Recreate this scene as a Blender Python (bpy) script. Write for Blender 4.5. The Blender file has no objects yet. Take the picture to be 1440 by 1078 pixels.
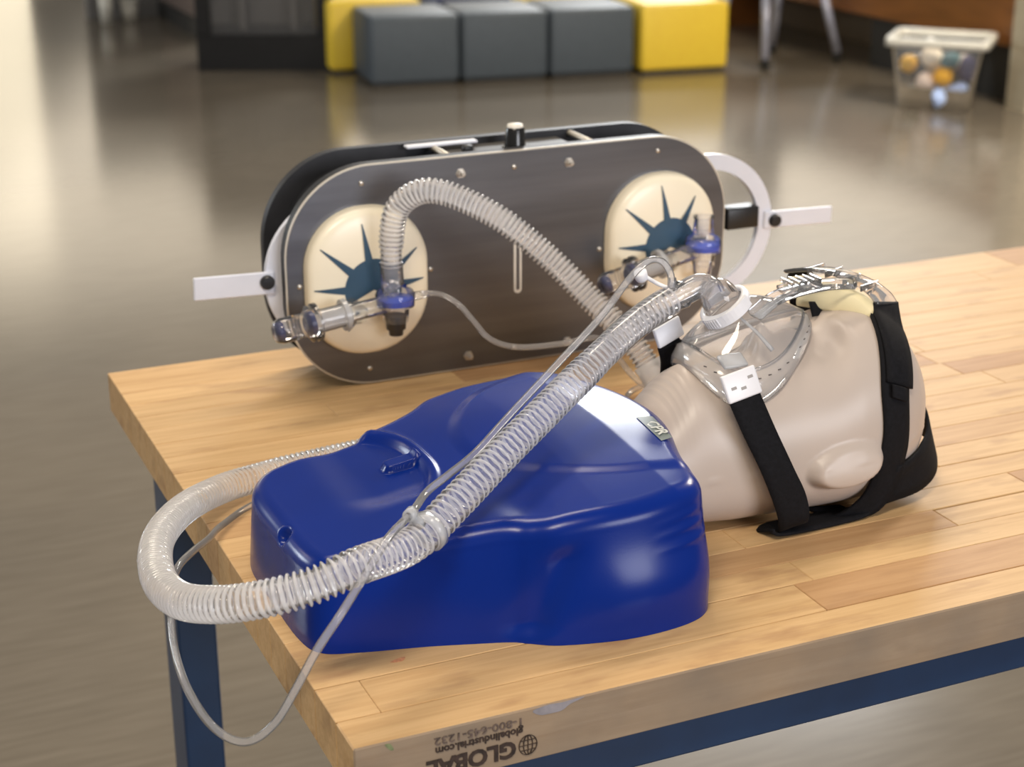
import bpy, bmesh, math, random
import numpy as np
from mathutils import Vector, Matrix
random.seed(7)
rng = np.random.RandomState(7)
SC = bpy.context.scene
COL = SC.collection
PI = math.pi
TZ = 0.86            # height of the bench top above the floor

# ------------------------------------------------------------------ camera
CPOS = (-0.3137, -0.9773, 0.647 + TZ)
RX, UP, FW = (0.9133, -0.4073, -0.0012), (0.1413, 0.3142, 0.9388), (0.3820, 0.8575, -0.3446)
cd = bpy.data.cameras.new('camera'); cam = bpy.data.objects.new('camera', cd); COL.objects.link(cam)
cam.matrix_world = Matrix(((RX[0], UP[0], -FW[0], CPOS[0]), (RX[1], UP[1], -FW[1], CPOS[1]),
                           (RX[2], UP[2], -FW[2], CPOS[2]), (0, 0, 0, 1)))
cd.sensor_width = 36.0; cd.lens = 2376.8 * 36.0 / 1440.0; cd.clip_start = 0.05; cd.clip_end = 100
cd.dof.use_dof = True; cd.dof.focus_distance = 1.38; cd.dof.aperture_fstop = 7.4
SC.camera = cam

# ------------------------------------------------------------------ world, lights, exposure
w = bpy.data.worlds.new('world'); SC.world = w; w.use_nodes = True
bg = w.node_tree.nodes['Background']; bg.inputs[0].default_value = (1.0, 0.95, 0.89, 1); bg.inputs[1].default_value = 0.23
def area(name, loc, target, sx, sy, power, col=(1, 1, 1)):
    l = bpy.data.lights.new(name, 'AREA'); l.shape = 'RECTANGLE'; l.size = sx; l.size_y = sy; l.energy = power; l.color = col
    o = bpy.data.objects.new(name, l); COL.objects.link(o); o.location = loc
    o.rotation_euler = (Vector(target) - Vector(loc)).to_track_quat('-Z', 'Y').to_euler()
    return o
area('glass_wall_light', (5.0, 17.0, 2.6), (3.0, 6.0, 0.6), 19.0, 3.0, 370, (1.0, 0.87, 0.68))
area('window_light', (9.0, 14.0, 6.5), (0.3, 0.3, TZ), 3.9, 1.6, 900, (0.95, 0.98, 1.0))
area('side_window_light', (0.0, 14.0, 1.35), (0.2, 6.0, 0.9), 3.8, 2.4, 60, (1.0, 0.87, 0.64))
area('left_window_light', (-6.6, 8.6, 3.1), (0.0, 0.3, TZ), 2.0, 1.5, 230, (0.85, 0.93, 1.0))
area('rear_window_light', (1.5, -4.8, 2.1), (0.3, 0.3, TZ), 2.4, 1.8, 150, (0.94, 0.95, 1.0))
for lx, ly in ((0.25, 1.45), (4.5, 2.5), (-0.9, -1.3), (-3.2, 5.0), (5.0, 8.0)):  # unseen overhead lights; two added to brighten the white covers and yellow seats
    area('ceiling_lamp_and_fill', (lx, ly, 3.4), (lx, ly, 0), 1.2, 0.6, 40 if 0 < ly < 2 else (74 if ly < 0 else (240 if ly < 3 else 36)), (1.0, 0.88, 0.72))
SC.view_settings.view_transform = 'Standard'; SC.view_settings.look = 'None'
SC.view_settings.gamma = 1.0; SC.view_settings.exposure = 0.0; SC.view_settings.use_curve_mapping = False
SC.cycles.transparent_max_bounces = 32; SC.cycles.max_bounces = 10

# ------------------------------------------------------------------ materials
def newmat(name):
    m = bpy.data.materials.new(name); m.use_nodes = True
    return m, m.node_tree, m.node_tree.nodes['Principled BSDF']
def N(nt, t, **k):
    n = nt.nodes.new(t)
    for a, v in k.items(): setattr(n, a, v)
    return n
def plain(name, col, rough=0.5, metal=0.0, var=0.06, scale=30, bump=0.0, coat=0.0, spec=0.5, stretch=None, sheen=0.0, bscale=None):
    m, nt, p = newmat(name)
    tc = N(nt, 'ShaderNodeTexCoord'); mp = N(nt, 'ShaderNodeMapping'); nt.links.new(tc.outputs['Object'], mp.inputs[0])
    if stretch: mp.inputs['Scale'].default_value = stretch
    nz = N(nt, 'ShaderNodeTexNoise'); nz.inputs['Scale'].default_value = scale; nz.inputs['Detail'].default_value = 5
    nt.links.new(mp.outputs[0], nz.inputs['Vector'])
    r = N(nt, 'ShaderNodeValToRGB'); r.color_ramp.elements[0].position = 0.3; r.color_ramp.elements[1].position = 0.7
    r.color_ramp.elements[0].color = tuple(c * (1 - var) for c in col) + (1,)
    r.color_ramp.elements[1].color = tuple(min(1, c * (1 + var)) for c in col) + (1,)
    nt.links.new(nz.outputs['Fac'], r.inputs[0]); nt.links.new(r.outputs[0], p.inputs['Base Color'])
    p.inputs['Roughness'].default_value = rough; p.inputs['Metallic'].default_value = metal
    p.inputs['Coat Weight'].default_value = coat; p.inputs['Specular IOR Level'].default_value = spec
    p.inputs['Sheen Weight'].default_value = sheen
    if bump:
        b = N(nt, 'ShaderNodeBump'); b.inputs['Strength'].default_value = bump; b.inputs['Distance'].default_value = 0.001
        nb = N(nt, 'ShaderNodeTexNoise'); nb.inputs['Scale'].default_value = bscale or scale * 8
        nt.links.new(mp.outputs[0], nb.inputs['Vector'])
        nt.links.new(nb.outputs['Fac'], b.inputs['Height']); nt.links.new(b.outputs[0], p.inputs['Normal'])
    return m
def clear(name, tint=(0.96, 0.97, 0.98), edge=(0.62, 0.64, 0.68), haze=0.06, hazecol=(0.9, 0.92, 0.95), rough=0.03, face=0.35, spec=1.0, ior=1.42):
    """thin clear plastic: see-through, darker where the wall is seen edge-on, Fresnel gloss, a little milky haze"""
    m, nt, p = newmat(name); nt.nodes.remove(p); out = nt.nodes['Material Output']
    lw = N(nt, 'ShaderNodeLayerWeight'); lw.inputs['Blend'].default_value = face
    mx = N(nt, 'ShaderNodeMix', data_type='RGBA'); mx.inputs[6].default_value = tint + (1,); mx.inputs[7].default_value = edge + (1,)
    nt.links.new(lw.outputs['Facing'], mx.inputs[0])
    tr = N(nt, 'ShaderNodeBsdfTransparent'); nt.links.new(mx.outputs[2], tr.inputs[0])
    df = N(nt, 'ShaderNodeBsdfDiffuse'); df.inputs[0].default_value = hazecol + (1,)
    tl = N(nt, 'ShaderNodeBsdfTranslucent'); tl.inputs[0].default_value = hazecol + (1,)
    hz = N(nt, 'ShaderNodeMixShader'); hz.inputs[0].default_value = 0.5; nt.links.new(df.outputs[0], hz.inputs[1]); nt.links.new(tl.outputs[0], hz.inputs[2])
    mh = N(nt, 'ShaderNodeMixShader'); mh.inputs[0].default_value = haze; nt.links.new(tr.outputs[0], mh.inputs[1]); nt.links.new(hz.outputs[0], mh.inputs[2])
    gl = N(nt, 'ShaderNodeBsdfGlossy'); gl.inputs['Roughness'].default_value = rough; gl.inputs[0].default_value = (spec, spec, spec, 1)
    fr = N(nt, 'ShaderNodeFresnel'); fr.inputs['IOR'].default_value = ior
    ms = N(nt, 'ShaderNodeMixShader'); nt.links.new(fr.outputs[0], ms.inputs[0]); nt.links.new(mh.outputs[0], ms.inputs[1]); nt.links.new(gl.outputs[0], ms.inputs[2])
    nt.links.new(ms.outputs[0], out.inputs[0])
    return m

def wood_mat(name, a, b, dark, dirty=0.0):
    m, nt, p = newmat(name)
    tc = N(nt, 'ShaderNodeTexCoord'); oi = N(nt, 'ShaderNodeObjectInfo')
    addv = N(nt, 'ShaderNodeVectorMath', operation='ADD'); nt.links.new(tc.outputs['Object'], addv.inputs[0])
    sc = N(nt, 'ShaderNodeVectorMath', operation='SCALE'); cb = N(nt, 'ShaderNodeCombineXYZ')
    for i in range(3): nt.links.new(oi.outputs['Random'], cb.inputs[i])
    nt.links.new(cb.outputs[0], sc.inputs[0]); sc.inputs['Scale'].default_value = 9.0
    nt.links.new(sc.outputs[0], addv.inputs[1])
    mp = N(nt, 'ShaderNodeMapping'); mp.inputs['Scale'].default_value = (1.3, 22, 22); nt.links.new(addv.outputs[0], mp.inputs[0])
    n1 = N(nt, 'ShaderNodeTexNoise'); n1.inputs['Scale'].default_value = 5; n1.inputs['Detail'].default_value = 8; n1.inputs['Roughness'].default_value = 0.62; n1.inputs['Distortion'].default_value = 0.6
    nt.links.new(mp.outputs[0], n1.inputs['Vector'])
    # base tone of this stave
    rr = N(nt, 'ShaderNodeValToRGB'); el = rr.color_ramp.elements
    el[0].position = 0.0; el[0].color = b + (1,); el[1].position = 1.0; el[1].color = a + (1,)
    e = el.new(0.28); e.color = tuple(0.5 * (x + y) for x, y in zip(a, b)) + (1,)
    e = el.new(0.45); e.color = a + (1,)
    sepc = N(nt, 'ShaderNodeSeparateColor'); nt.links.new(oi.outputs['Color'], sepc.inputs[0]); nt.links.new(sepc.outputs[0], rr.inputs[0])
    gr = N(nt, 'ShaderNodeValToRGB'); gr.color_ramp.elements[0].position = 0.25; gr.color_ramp.elements[0].color = (0.74, 0.66, 0.56, 1)
    gr.color_ramp.elements[1].position = 0.62; gr.color_ramp.elements[1].color = (1.03, 1.03, 1.03, 1)
    nt.links.new(n1.outputs['Fac'], gr.inputs[0])
    mu = N(nt, 'ShaderNodeMix', data_type='RGBA', blend_type='MULTIPLY'); mu.inputs[0].default_value = 0.75
    nt.links.new(rr.outputs[0], mu.inputs[6]); nt.links.new(gr.outputs[0], mu.inputs[7])
    # darker heartwood patches and knots
    mp2 = N(nt, 'ShaderNodeMapping'); mp2.inputs['Scale'].default_value = (5, 16, 16); nt.links.new(addv.outputs[0], mp2.inputs[0])
    n2 = N(nt, 'ShaderNodeTexNoise'); n2.inputs['Scale'].default_value = 2.2; n2.inputs['Detail'].default_value = 4; nt.links.new(mp2.outputs[0], n2.inputs['Vector'])
    r2 = N(nt, 'ShaderNodeValToRGB'); r2.color_ramp.elements[0].position = 0.56; r2.color_ramp.elements[0].color = (0, 0, 0, 1); r2.color_ramp.elements[1].position = 0.78; r2.color_ramp.elements[1].color = (1, 1, 1, 1)
    nt.links.new(n2.outputs['Fac'], r2.inputs[0])
    m2 = N(nt, 'ShaderNodeMix', data_type='RGBA'); nt.links.new(r2.outputs[0], m2.inputs[0]); nt.links.new(mu.outputs[2], m2.inputs[6]); m2.inputs[7].default_value = dark + (1,)
    last = m2.outputs[2]
    if dirty:
        n3 = N(nt, 'ShaderNodeTexNoise'); n3.inputs['Scale'].default_value = 14; n3.inputs['Detail'].default_value = 6; nt.links.new(tc.outputs['Object'], n3.inputs['Vector'])
        r3 = N(nt, 'ShaderNodeValToRGB'); r3.color_ramp.elements[0].position = 0.3; r3.color_ramp.elements[0].color = (dirty, dirty, dirty, 1); r3.color_ramp.elements[1].position = 0.75; r3.color_ramp.elements[1].color = (dirty * .3,) * 3 + (1,)
        nt.links.new(n3.outputs['Fac'], r3.inputs[0])
        m3 = N(nt, 'ShaderNodeMix', data_type='RGBA'); nt.links.new(r3.outputs[0], m3.inputs[0]); nt.links.new(last, m3.inputs[6]); m3.inputs[7].default_value = (0.215, 0.17, 0.13, 1)
        last = m3.outputs[2]
    nt.links.new(last, p.inputs['Base Color'])
    p.inputs['Roughness'].default_value = 0.5; p.inputs['Specular IOR Level'].default_value = 0.16
    bp = N(nt, 'ShaderNodeBump'); bp.inputs['Strength'].default_value = 0.25; bp.inputs['Distance'].default_value = 0.0006
    nt.links.new(n1.outputs['Fac'], bp.inputs['Height']); nt.links.new(bp.outputs[0], p.inputs['Normal'])
    return m

M = {}
M['stave'] = wood_mat('maple stave', (0.61, 0.405, 0.205), (0.45, 0.26, 0.13), (0.38, 0.22, 0.11))
M['edge_stave'] = wood_mat('worn maple edge', (0.40, 0.29, 0.19), (0.36, 0.26, 0.17), (0.24, 0.155, 0.09), dirty=0.85)
M['navy'] = plain('navy painted steel', (0.007, 0.028, 0.080), 0.42, var=0.15, scale=18, bump=0.05)
M['ink'] = plain('black stamped ink', (0.035, 0.02, 0.015), 0.8, var=0.5, scale=160)
M['ink_faint'] = plain('worn stamped ink', (0.12, 0.085, 0.07), 0.8, var=0.5, scale=160)
M['blue'] = plain('royal blue plastic', (0.0006, 0.0175, 0.190), 0.24, var=0.05, scale=12, bump=0.03, bscale=700, spec=0.27)
M['skin'] = plain('beige vinyl', (0.50, 0.425, 0.375), 0.36, var=0.03, scale=8, spec=0.4)
M['strap'] = plain('black neoprene', (0.006, 0.006, 0.008), 0.85, var=0.3, scale=300, bump=0.3, bscale=1500, spec=0.2)
M['white'] = plain('white plastic', (0.80, 0.80, 0.84), 0.35, var=0.02)
M['bracket'] = plain('frosted white plastic plate', (0.72, 0.74, 0.82), 0.3, var=0.03)
M['cream'] = plain('cream foam', (0.78, 0.68, 0.42), 0.55, var=0.05, scale=40)
M['hole'] = plain('dark recess', (0.10, 0.09, 0.09), 0.7)
M['black'] = plain('black plastic', (0.010, 0.010, 0.011), 0.4, var=0.2)
M['blackgloss'] = plain('black gloss plastic', (0.012, 0.012, 0.012), 0.2, var=0.2)
M['pod'] = plain('off-white moulded cover', (0.96, 0.87, 0.68), 0.3, var=0.02, scale=6)
M['emblem'] = plain('slate blue print', (0.032, 0.080, 0.135), 0.4, var=0.08)
M['screw'] = plain('zinc screw', (0.62, 0.58, 0.52), 0.35, metal=0.9)
M['blue_disc'] = plain('translucent blue silicone', (0.04, 0.11, 0.75), 0.25, var=0.08); M['blue_disc'].node_tree.nodes['Principled BSDF'].inputs['Transmission Weight'].default_value = 0.25
M['navy_disc'] = plain('dark blue valve leaf', (0.012, 0.02, 0.11), 0.3)
M['steel'] = plain('brushed stainless steel', (0.15, 0.15, 0.16), 0.36, metal=0.85, var=0.18, scale=3, stretch=(1, 1, 14), bump=0.05)
M['steel_dark'] = plain('smoked acrylic and dark steel', (0.030, 0.031, 0.036), 0.48, var=0.2, spec=0.3)
M['steel_rim'] = plain('bright cut edge', (0.62, 0.57, 0.48), 0.4, metal=0.3)
M['slot'] = plain('pale slot trim', (0.75, 0.71, 0.64), 0.4)
M['deck'] = plain('dark deck metal', (0.09, 0.085, 0.08), 0.5, metal=0.4)
M['clear'] = clear('clear plastic', tint=(0.98, 0.98, 0.99), edge=(0.78, 0.79, 0.83), haze=0.10)
M['clear_thin'] = clear('clear mask plastic', tint=(0.97, 0.97, 0.97), edge=(0.86, 0.86, 0.88), haze=0.16, face=0.3)
M['silicone'] = clear('clear silicone', tint=(0.94, 0.94, 0.94), edge=(0.85, 0.85, 0.86), haze=0.42, hazecol=(0.92, 0.90, 0.89), rough=0.12)
M['hose'] = clear('clear corrugated plastic', tint=(0.97, 0.97, 0.98), edge=(0.86, 0.87, 0.9), haze=0.16, hazecol=(0.97, 0.96, 0.97), rough=0.08)
M['hose_ridge'] = clear('thick hose ridge plastic', tint=(0.97, 0.97, 0.98), edge=(0.9, 0.9, 0.92), haze=0.62, hazecol=(0.98, 0.97, 0.98), rough=0.12)
M['tube'] = clear('clear vinyl tube', tint=(0.90, 0.91, 0.93), edge=(0.84, 0.84, 0.88), haze=0.22, hazecol=(0.98, 0.97, 0.98), rough=0.10, face=0.25, ior=1.3)
M['milky'] = clear('milky plastic', tint=(0.93, 0.93, 0.95), edge=(0.8, 0.8, 0.8), haze=0.55, rough=0.15)
M['grey_fabric'] = plain('slate grey vinyl', (0.085, 0.105, 0.125), 0.5, var=0.05)
M['yellow_fabric'] = plain('yellow vinyl', (1.0, 0.69, 0.06), 0.42, var=0.04)
M['navy_fabric'] = plain('navy vinyl', (0.03, 0.04, 0.10), 0.5)
M['taupe'] = plain('taupe panel', (0.24, 0.215, 0.18), 0.5)
M['brown_wall'] = plain('rose brown wall', (0.20, 0.15, 0.125), 0.6)
M['grey_wall'] = plain('grey wall', (0.18, 0.175, 0.17), 0.7)
M['desk'] = plain('cherry veneer', (0.24, 0.085, 0.018), 0.4, var=0.2, scale=4, stretch=(1, 1, 8))
M['brownp'] = plain('brown panel', (0.16, 0.115, 0.07), 0.6)
M['dark'] = plain('dark kick board', (0.035, 0.033, 0.03), 0.6)
M['column'] = plain('beige paint', (0.48, 0.42, 0.30), 0.6)
M['silver'] = plain('silver painted tube', (0.42, 0.43, 0.52), 0.35, metal=0.4)
M['bin'] = clear('clear storage box plastic', tint=(0.97, 0.97, 0.98), edge=(0.85, 0.86, 0.9), haze=0.08, rough=0.1)
M['bin_lid'] = plain('off-white plastic lid', (0.74, 0.72, 0.64), 0.4)

def floor_mat():
    m, nt, p = newmat('polished vinyl floor')
    tc = N(nt, 'ShaderNodeTexCoord'); mp = N(nt, 'ShaderNodeMapping'); mp.inputs['Rotation'].default_value = (0, 0, 0.55); mp.inputs['Scale'].default_value = (2, 22, 1)
    nt.links.new(tc.outputs['Object'], mp.inputs[0])
    n1 = N(nt, 'ShaderNodeTexNoise'); n1.inputs['Scale'].default_value = 3; n1.inputs['Detail'].default_value = 7; nt.links.new(mp.outputs[0], n1.inputs['Vector'])
    n2 = N(nt, 'ShaderNodeTexNoise'); n2.inputs['Scale'].default_value = 1.1; n2.inputs['Detail'].default_value = 3; nt.links.new(tc.outputs['Object'], n2.inputs['Vector'])
    r = N(nt, 'ShaderNodeValToRGB'); r.color_ramp.elements[0].position = 0.3; r.color_ramp.elements[0].color = (0.150, 0.126, 0.095, 1)
    r.color_ramp.elements[1].position = 0.7; r.color_ramp.elements[1].color = (0.195, 0.166, 0.128, 1)
    nt.links.new(n1.outputs['Fac'], r.inputs[0])
    r2 = N(nt, 'ShaderNodeValToRGB'); r2.color_ramp.elements[0].position = 0.35; r2.color_ramp.elements[0].color = (0.9, 0.9, 0.9, 1); r2.color_ramp.elements[1].position = 0.65; r2.color_ramp.elements[1].color = (1.06, 1.05, 1.03, 1)
    nt.links.new(n2.outputs['Fac'], r2.inputs[0])
    mu = N(nt, 'ShaderNodeMix', data_type='RGBA', blend_type='MULTIPLY'); mu.inputs[0].default_value = 1; nt.links.new(r.outputs[0], mu.inputs[6]); nt.links.new(r2.outputs[0], mu.inputs[7])
    nt.links.new(mu.outputs[2], p.inputs['Base Color']); p.inputs['Roughness'].default_value = 0.17; p.inputs['Specular IOR Level'].default_value = 0.5
    return m
M['floor'] = floor_mat()

# ------------------------------------------------------------------ object helpers
# all coordinates below are bench coordinates: x along the front edge, y towards the back, z up from the bench top
def tag(o, label=None, cat=None, group=None, kind=None):
    if label: o['label'] = label
    if cat: o['category'] = cat
    if group: o['group'] = group
    if kind: o['kind'] = kind
    return o
def thing(name, base, label, cat, group=None):
    o = bpy.data.objects.new(name, None); COL.objects.link(o); o.empty_display_size = 0.05
    o.location = (base[0], base[1], base[2] + TZ); o['org'] = (base[0], base[1], base[2] + TZ)
    return tag(o, label, cat, group)
def org(o):
    v = Vector((0, 0, 0))
    while o: v = v + Vector(o.location); o = o.parent
    return v
def link_bm(name, bm, mat, parent=None, loc=None, smooth=True, autosmooth=None):
    """bm in bench coordinates -> one mesh object"""
    base = org(parent) if parent else (Vector((loc[0], loc[1], loc[2] + TZ)) if loc else Vector((0, 0, 0)))
    bmesh.ops.translate(bm, verts=bm.verts, vec=Vector((0, 0, TZ)) - base)
    me = bpy.data.meshes.new(name); bm.to_mesh(me); bm.free()
    mats = mat if isinstance(mat, (list, tuple)) else [mat]
    for mm in mats: me.materials.append(mm)
    if smooth:
        me.shade_smooth()
        if autosmooth: me.set_sharp_from_angle(angle=math.radians(autosmooth))
    o = bpy.data.objects.new(name, me); COL.objects.link(o)
    if parent: o.parent = parent
    else: o.location = base
    return o
def bm_from(verts, faces):
    bm = bmesh.new(); vs = [bm.verts.new(tuple(v)) for v in verts]
    for f in faces:
        try: bm.faces.new([vs[i] for i in f])
        except ValueError: pass
    return bm
def add_box(bm, c, s, rot=0.0, bev=0.0, seg=2, tilt=None, taper=1.0):
    r = bmesh.ops.create_cube(bm, size=1.0); vs = r['verts']
    for v in vs:
        k = taper if v.co.z < 0 else 1.0
        v.co = Vector((v.co.x * s[0] * k, v.co.y * s[1] * k, v.co.z * s[2]))
    if bev > 0:
        es = list({e for v in vs for e in v.link_edges})
        res = bmesh.ops.bevel(bm, geom=es, offset=bev, segments=seg, affect='EDGES', profile=0.5)
        vs = list({v for f in res['faces'] for v in f.verts} | {v for v in vs if v.is_valid})
    mat = Matrix.Translation(c) @ Matrix.Rotation(rot, 4, 'Z')
    if tilt is not None: mat = mat @ tilt
    allv = set(vs)
    stack = list(vs)
    while stack:
        v = stack.pop()
        for e in v.link_edges:
            o = e.other_vert(v)
            if o not in allv: allv.add(o); stack.append(o)
    bmesh.ops.transform(bm, matrix=mat, verts=list(allv))
def boxm(c, s, rot=0.0, bev=0.0, seg=2, tilt=None, taper=1.0):
    bm = bmesh.new(); add_box(bm, c, s, rot, bev, seg, tilt, taper); return bm
def catmull(P, n=12, closed=False):
    P = [Vector(p) for p in P]; out = []; L = len(P)
    rngk = range(L) if closed else range(L - 1)
    for i in rngk:
        if closed: p0, p1, p2, p3 = P[(i - 1) % L], P[i], P[(i + 1) % L], P[(i + 2) % L]
        else: p0, p1, p2, p3 = P[max(i - 1, 0)], P[i], P[i + 1], P[min(i + 2, L - 1)]
        for k in range(n):
            t = k / n
            out.append(0.5 * ((2 * p1) + (-p0 + p2) * t + (2 * p0 - 5 * p1 + 4 * p2 - p3) * t * t + (-p0 + 3 * p1 - 3 * p2 + p3) * t ** 3))
    if not closed: out.append(P[-1])
    return out
def resample(pts, step=None, count=None):
    A = np.array([tuple(p) for p in pts]); d = np.r_[0, np.cumsum(np.linalg.norm(np.diff(A, axis=0), axis=1))]
    n = count or max(2, int(d[-1] / step)); s = np.linspace(0, d[-1], n)
    return np.stack([np.interp(s, d, A[:, i]) for i in range(3)], 1), s
def sweep(path, radii, seg=16, caps=True, bm=None, mi=None):
    """tube along a dense path with per-ring radius (rotation-minimising frames)"""
    P = np.asarray(path, float); n = len(P); bm = bm or bmesh.new()
    T = np.gradient(P, axis=0); T /= np.linalg.norm(T, axis=1)[:, None] + 1e-12
    a = np.array([0, 0, 1.0]) if abs(T[0][2]) < 0.9 else np.array([1.0, 0, 0])
    u = np.cross(T[0], a); u /= np.linalg.norm(u); rings = []
    for i in range(n):
        u = u - T[i] * (u @ T[i]); u /= np.linalg.norm(u); v = np.cross(T[i], u)
        r = radii[i] if hasattr(radii, '__len__') else radii
        rings.append([bm.verts.new(tuple(P[i] + r * (math.cos(2 * PI * k / seg) * u + math.sin(2 * PI * k / seg) * v))) for k in range(seg)])
    for i in range(n - 1):
        for k in range(seg):
            f_ = bm.faces.new((rings[i][k], rings[i][(k + 1) % seg], rings[i + 1][(k + 1) % seg], rings[i + 1][k]))
            if mi is not None: f_.material_index = int(mi[i])
    if caps:
        bm.faces.new(rings[0][::-1]); bm.faces.new(rings[-1])
    return bm
def lathe(profile, origin, axis, seg=32, caps=False, bm=None):
    """profile [(distance along axis, radius)...]"""
    bm = bm or bmesh.new(); ax = Vector(axis).normalized()
    a = Vector((0, 0, 1)) if abs(ax.z) < 0.9 else Vector((1, 0, 0)); u = ax.cross(a).normalized(); v = ax.cross(u); O = Vector(origin)
    rings = []
    for d, r in profile:
        if r < 1e-6: rings.append([bm.verts.new(O + ax * d)])
        else: rings.append([bm.verts.new(O + ax * d + r * (math.cos(2 * PI * k / seg) * u + math.sin(2 * PI * k / seg) * v)) for k in range(seg)])
    for A, B in zip(rings[:-1], rings[1:]):
        for k in range(seg):
            k2 = (k + 1) % seg
            if len(A) == 1 and len(B) == 1: continue
            if len(A) == 1: bm.faces.new((A[0], B[k2], B[k]))
            elif len(B) == 1: bm.faces.new((A[k], A[k2], B[0]))
            else: bm.faces.new((A[k], A[k2], B[k2], B[k]))
    if caps:
        if len(rings[0]) > 1: bm.faces.new(rings[0][::-1])
        if len(rings[-1]) > 1: bm.faces.new(rings[-1])
    bmesh.ops.recalc_face_normals(bm, faces=bm.faces)
    return bm
def grid_bm(G, closed_u=False, closed_v=False):
    """G array (nu,nv,3)"""
    nu, nv = G.shape[:2]; bm = bmesh.new()
    V = [[bm.verts.new(tuple(G[i, j])) for j in range(nv)] for i in range(nu)]
    for i in range(nu if closed_u else nu - 1):
        for j in range(nv if closed_v else nv - 1):
            bm.faces.new((V[i][j], V[(i + 1) % nu][j], V[(i + 1) % nu][(j + 1) % nv], V[i][(j + 1) % nv]))
    return bm
def plate_xz(outline, y0, y1, bm=None, bev=0.0):
    """closed outline [(x,z)] extruded from y0 to y1"""
    bm = bm or bmesh.new(); n = len(outline)
    A = [bm.verts.new((x, y0, z)) for x, z in outline]; B = [bm.verts.new((x, y1, z)) for x, z in outline]
    bm.faces.new(A); bm.faces.new(B[::-1])
    for i in range(n): bm.faces.new((A[i], B[i], B[(i + 1) % n], A[(i + 1) % n]))
    bmesh.ops.recalc_face_normals(bm, faces=bm.faces)
    return bm
def rrect(cx, cz, hw, hh, r, n=12):
    pts = []
    for (sx, sz, a0) in ((1, 1, 0), (-1, 1, 90), (-1, -1, 180), (1, -1, 270)):
        for k in range(n + 1):
            a = math.radians(a0 + 90 * k / n)
            pts.append((cx + sx * (hw - r) + r * math.cos(a), cz + sz * (hh - r) + r * math.sin(a)))
    return pts
def text_bm(body, size, mat4, extrude=0.00015, scale_x=1.0, bold=0.0, spacing=1.0):
    cu = bpy.data.curves.new('t', 'FONT'); cu.body = body; cu.size = size; cu.align_x = 'CENTER'; cu.align_y = 'CENTER'; cu.extrude = extrude; cu.offset = bold; cu.space_character = spacing
    cu.resolution_u = 3
    ob = bpy.data.objects.new('t', cu); COL.objects.link(ob); bpy.context.view_layer.update()
    me = bpy.data.meshes.new_from_object(ob.evaluated_get(bpy.context.evaluated_depsgraph_get()))
    bm = bmesh.new(); bm.from_mesh(me); bpy.data.objects.remove(ob); bpy.data.curves.remove(cu); bpy.data.meshes.remove(me)
    bmesh.ops.transform(bm, matrix=mat4 @ Matrix.Diagonal((scale_x, 1, 1, 1)), verts=bm.verts)
    return bm
def ss(a, b, x):
    t = np.clip((x - a) / (b - a), 0, 1); return t * t * (3 - 2 * t)

# ------------------------------------------------------------------ the setting
FZ = -TZ
tag(link_bm('floor', boxm((3, 5, FZ - 0.05), (26, 26, 0.1)), M['floor'], loc=(3, 5, FZ), smooth=False), 'grey-beige polished floor with window glare', None, None, 'structure')
tag(link_bm('wall_left', boxm((2.14, 10.0, FZ + 0.5), (0.1, 2.4, 1.0)), M['brown_wall'], loc=(2.14, 10.0, FZ), smooth=False), 'rose-brown partition wall end', None, None, 'structure')
tag(link_bm('baseboard_left', boxm((2.08, 10.0, FZ + 0.05), (0.02, 2.4, 0.1)), M['dark'], loc=(2.08, 10.0, FZ), smooth=False), 'dark baseboard of the partition', None, None, 'structure')
tag(link_bm('wall_back', boxm((4.0, 17.6, FZ + 2.2), (22.0, 0.15, 4.4)), M['grey_wall'], loc=(4.0, 17.6, FZ), smooth=False), 'grey back wall', None, None, 'structure')
tag(link_bm('wall_right', boxm((5.42, 5.17, FZ + 1.3), (0.90, 0.14, 2.6)), M['column'], loc=(5.42, 5.17, FZ), smooth=False), 'beige wall end beside the wooden counter', None, None, 'structure')

# wooden counter at the right
t = thing('counter', (5.3, 6.7, FZ), 'low brown wood-fronted counter behind the toy bin with a dark recessed base', 'counter')
link_bm('front_panel', boxm((5.02, 6.67, FZ + 0.405), (0.04, 2.8, 0.27), bev=0.004), M['desk'], t, smooth=False)
link_bm('kick_board', boxm((5.12, 5.90, FZ + 0.135), (0.04, 1.2, 0.27)), M['dark'], t, smooth=False)
link_bm('glare_screen', boxm((5.50, 7.25, FZ + 0.27), (0.03, 1.5, 0.54)), M['brownp'], t, smooth=False)  # added panel that hides bright floor glare under the counter
link_bm('counter_top', boxm((5.32, 6.67, FZ + 0.56), (0.70, 2.8, 0.04), bev=0.008), M['desk'], t, smooth=False)
link_bm('end_panel', boxm((5.36, 8.03, FZ + 0.27), (0.6, 0.04, 0.54)), M['desk'], t, smooth=False)

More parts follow.
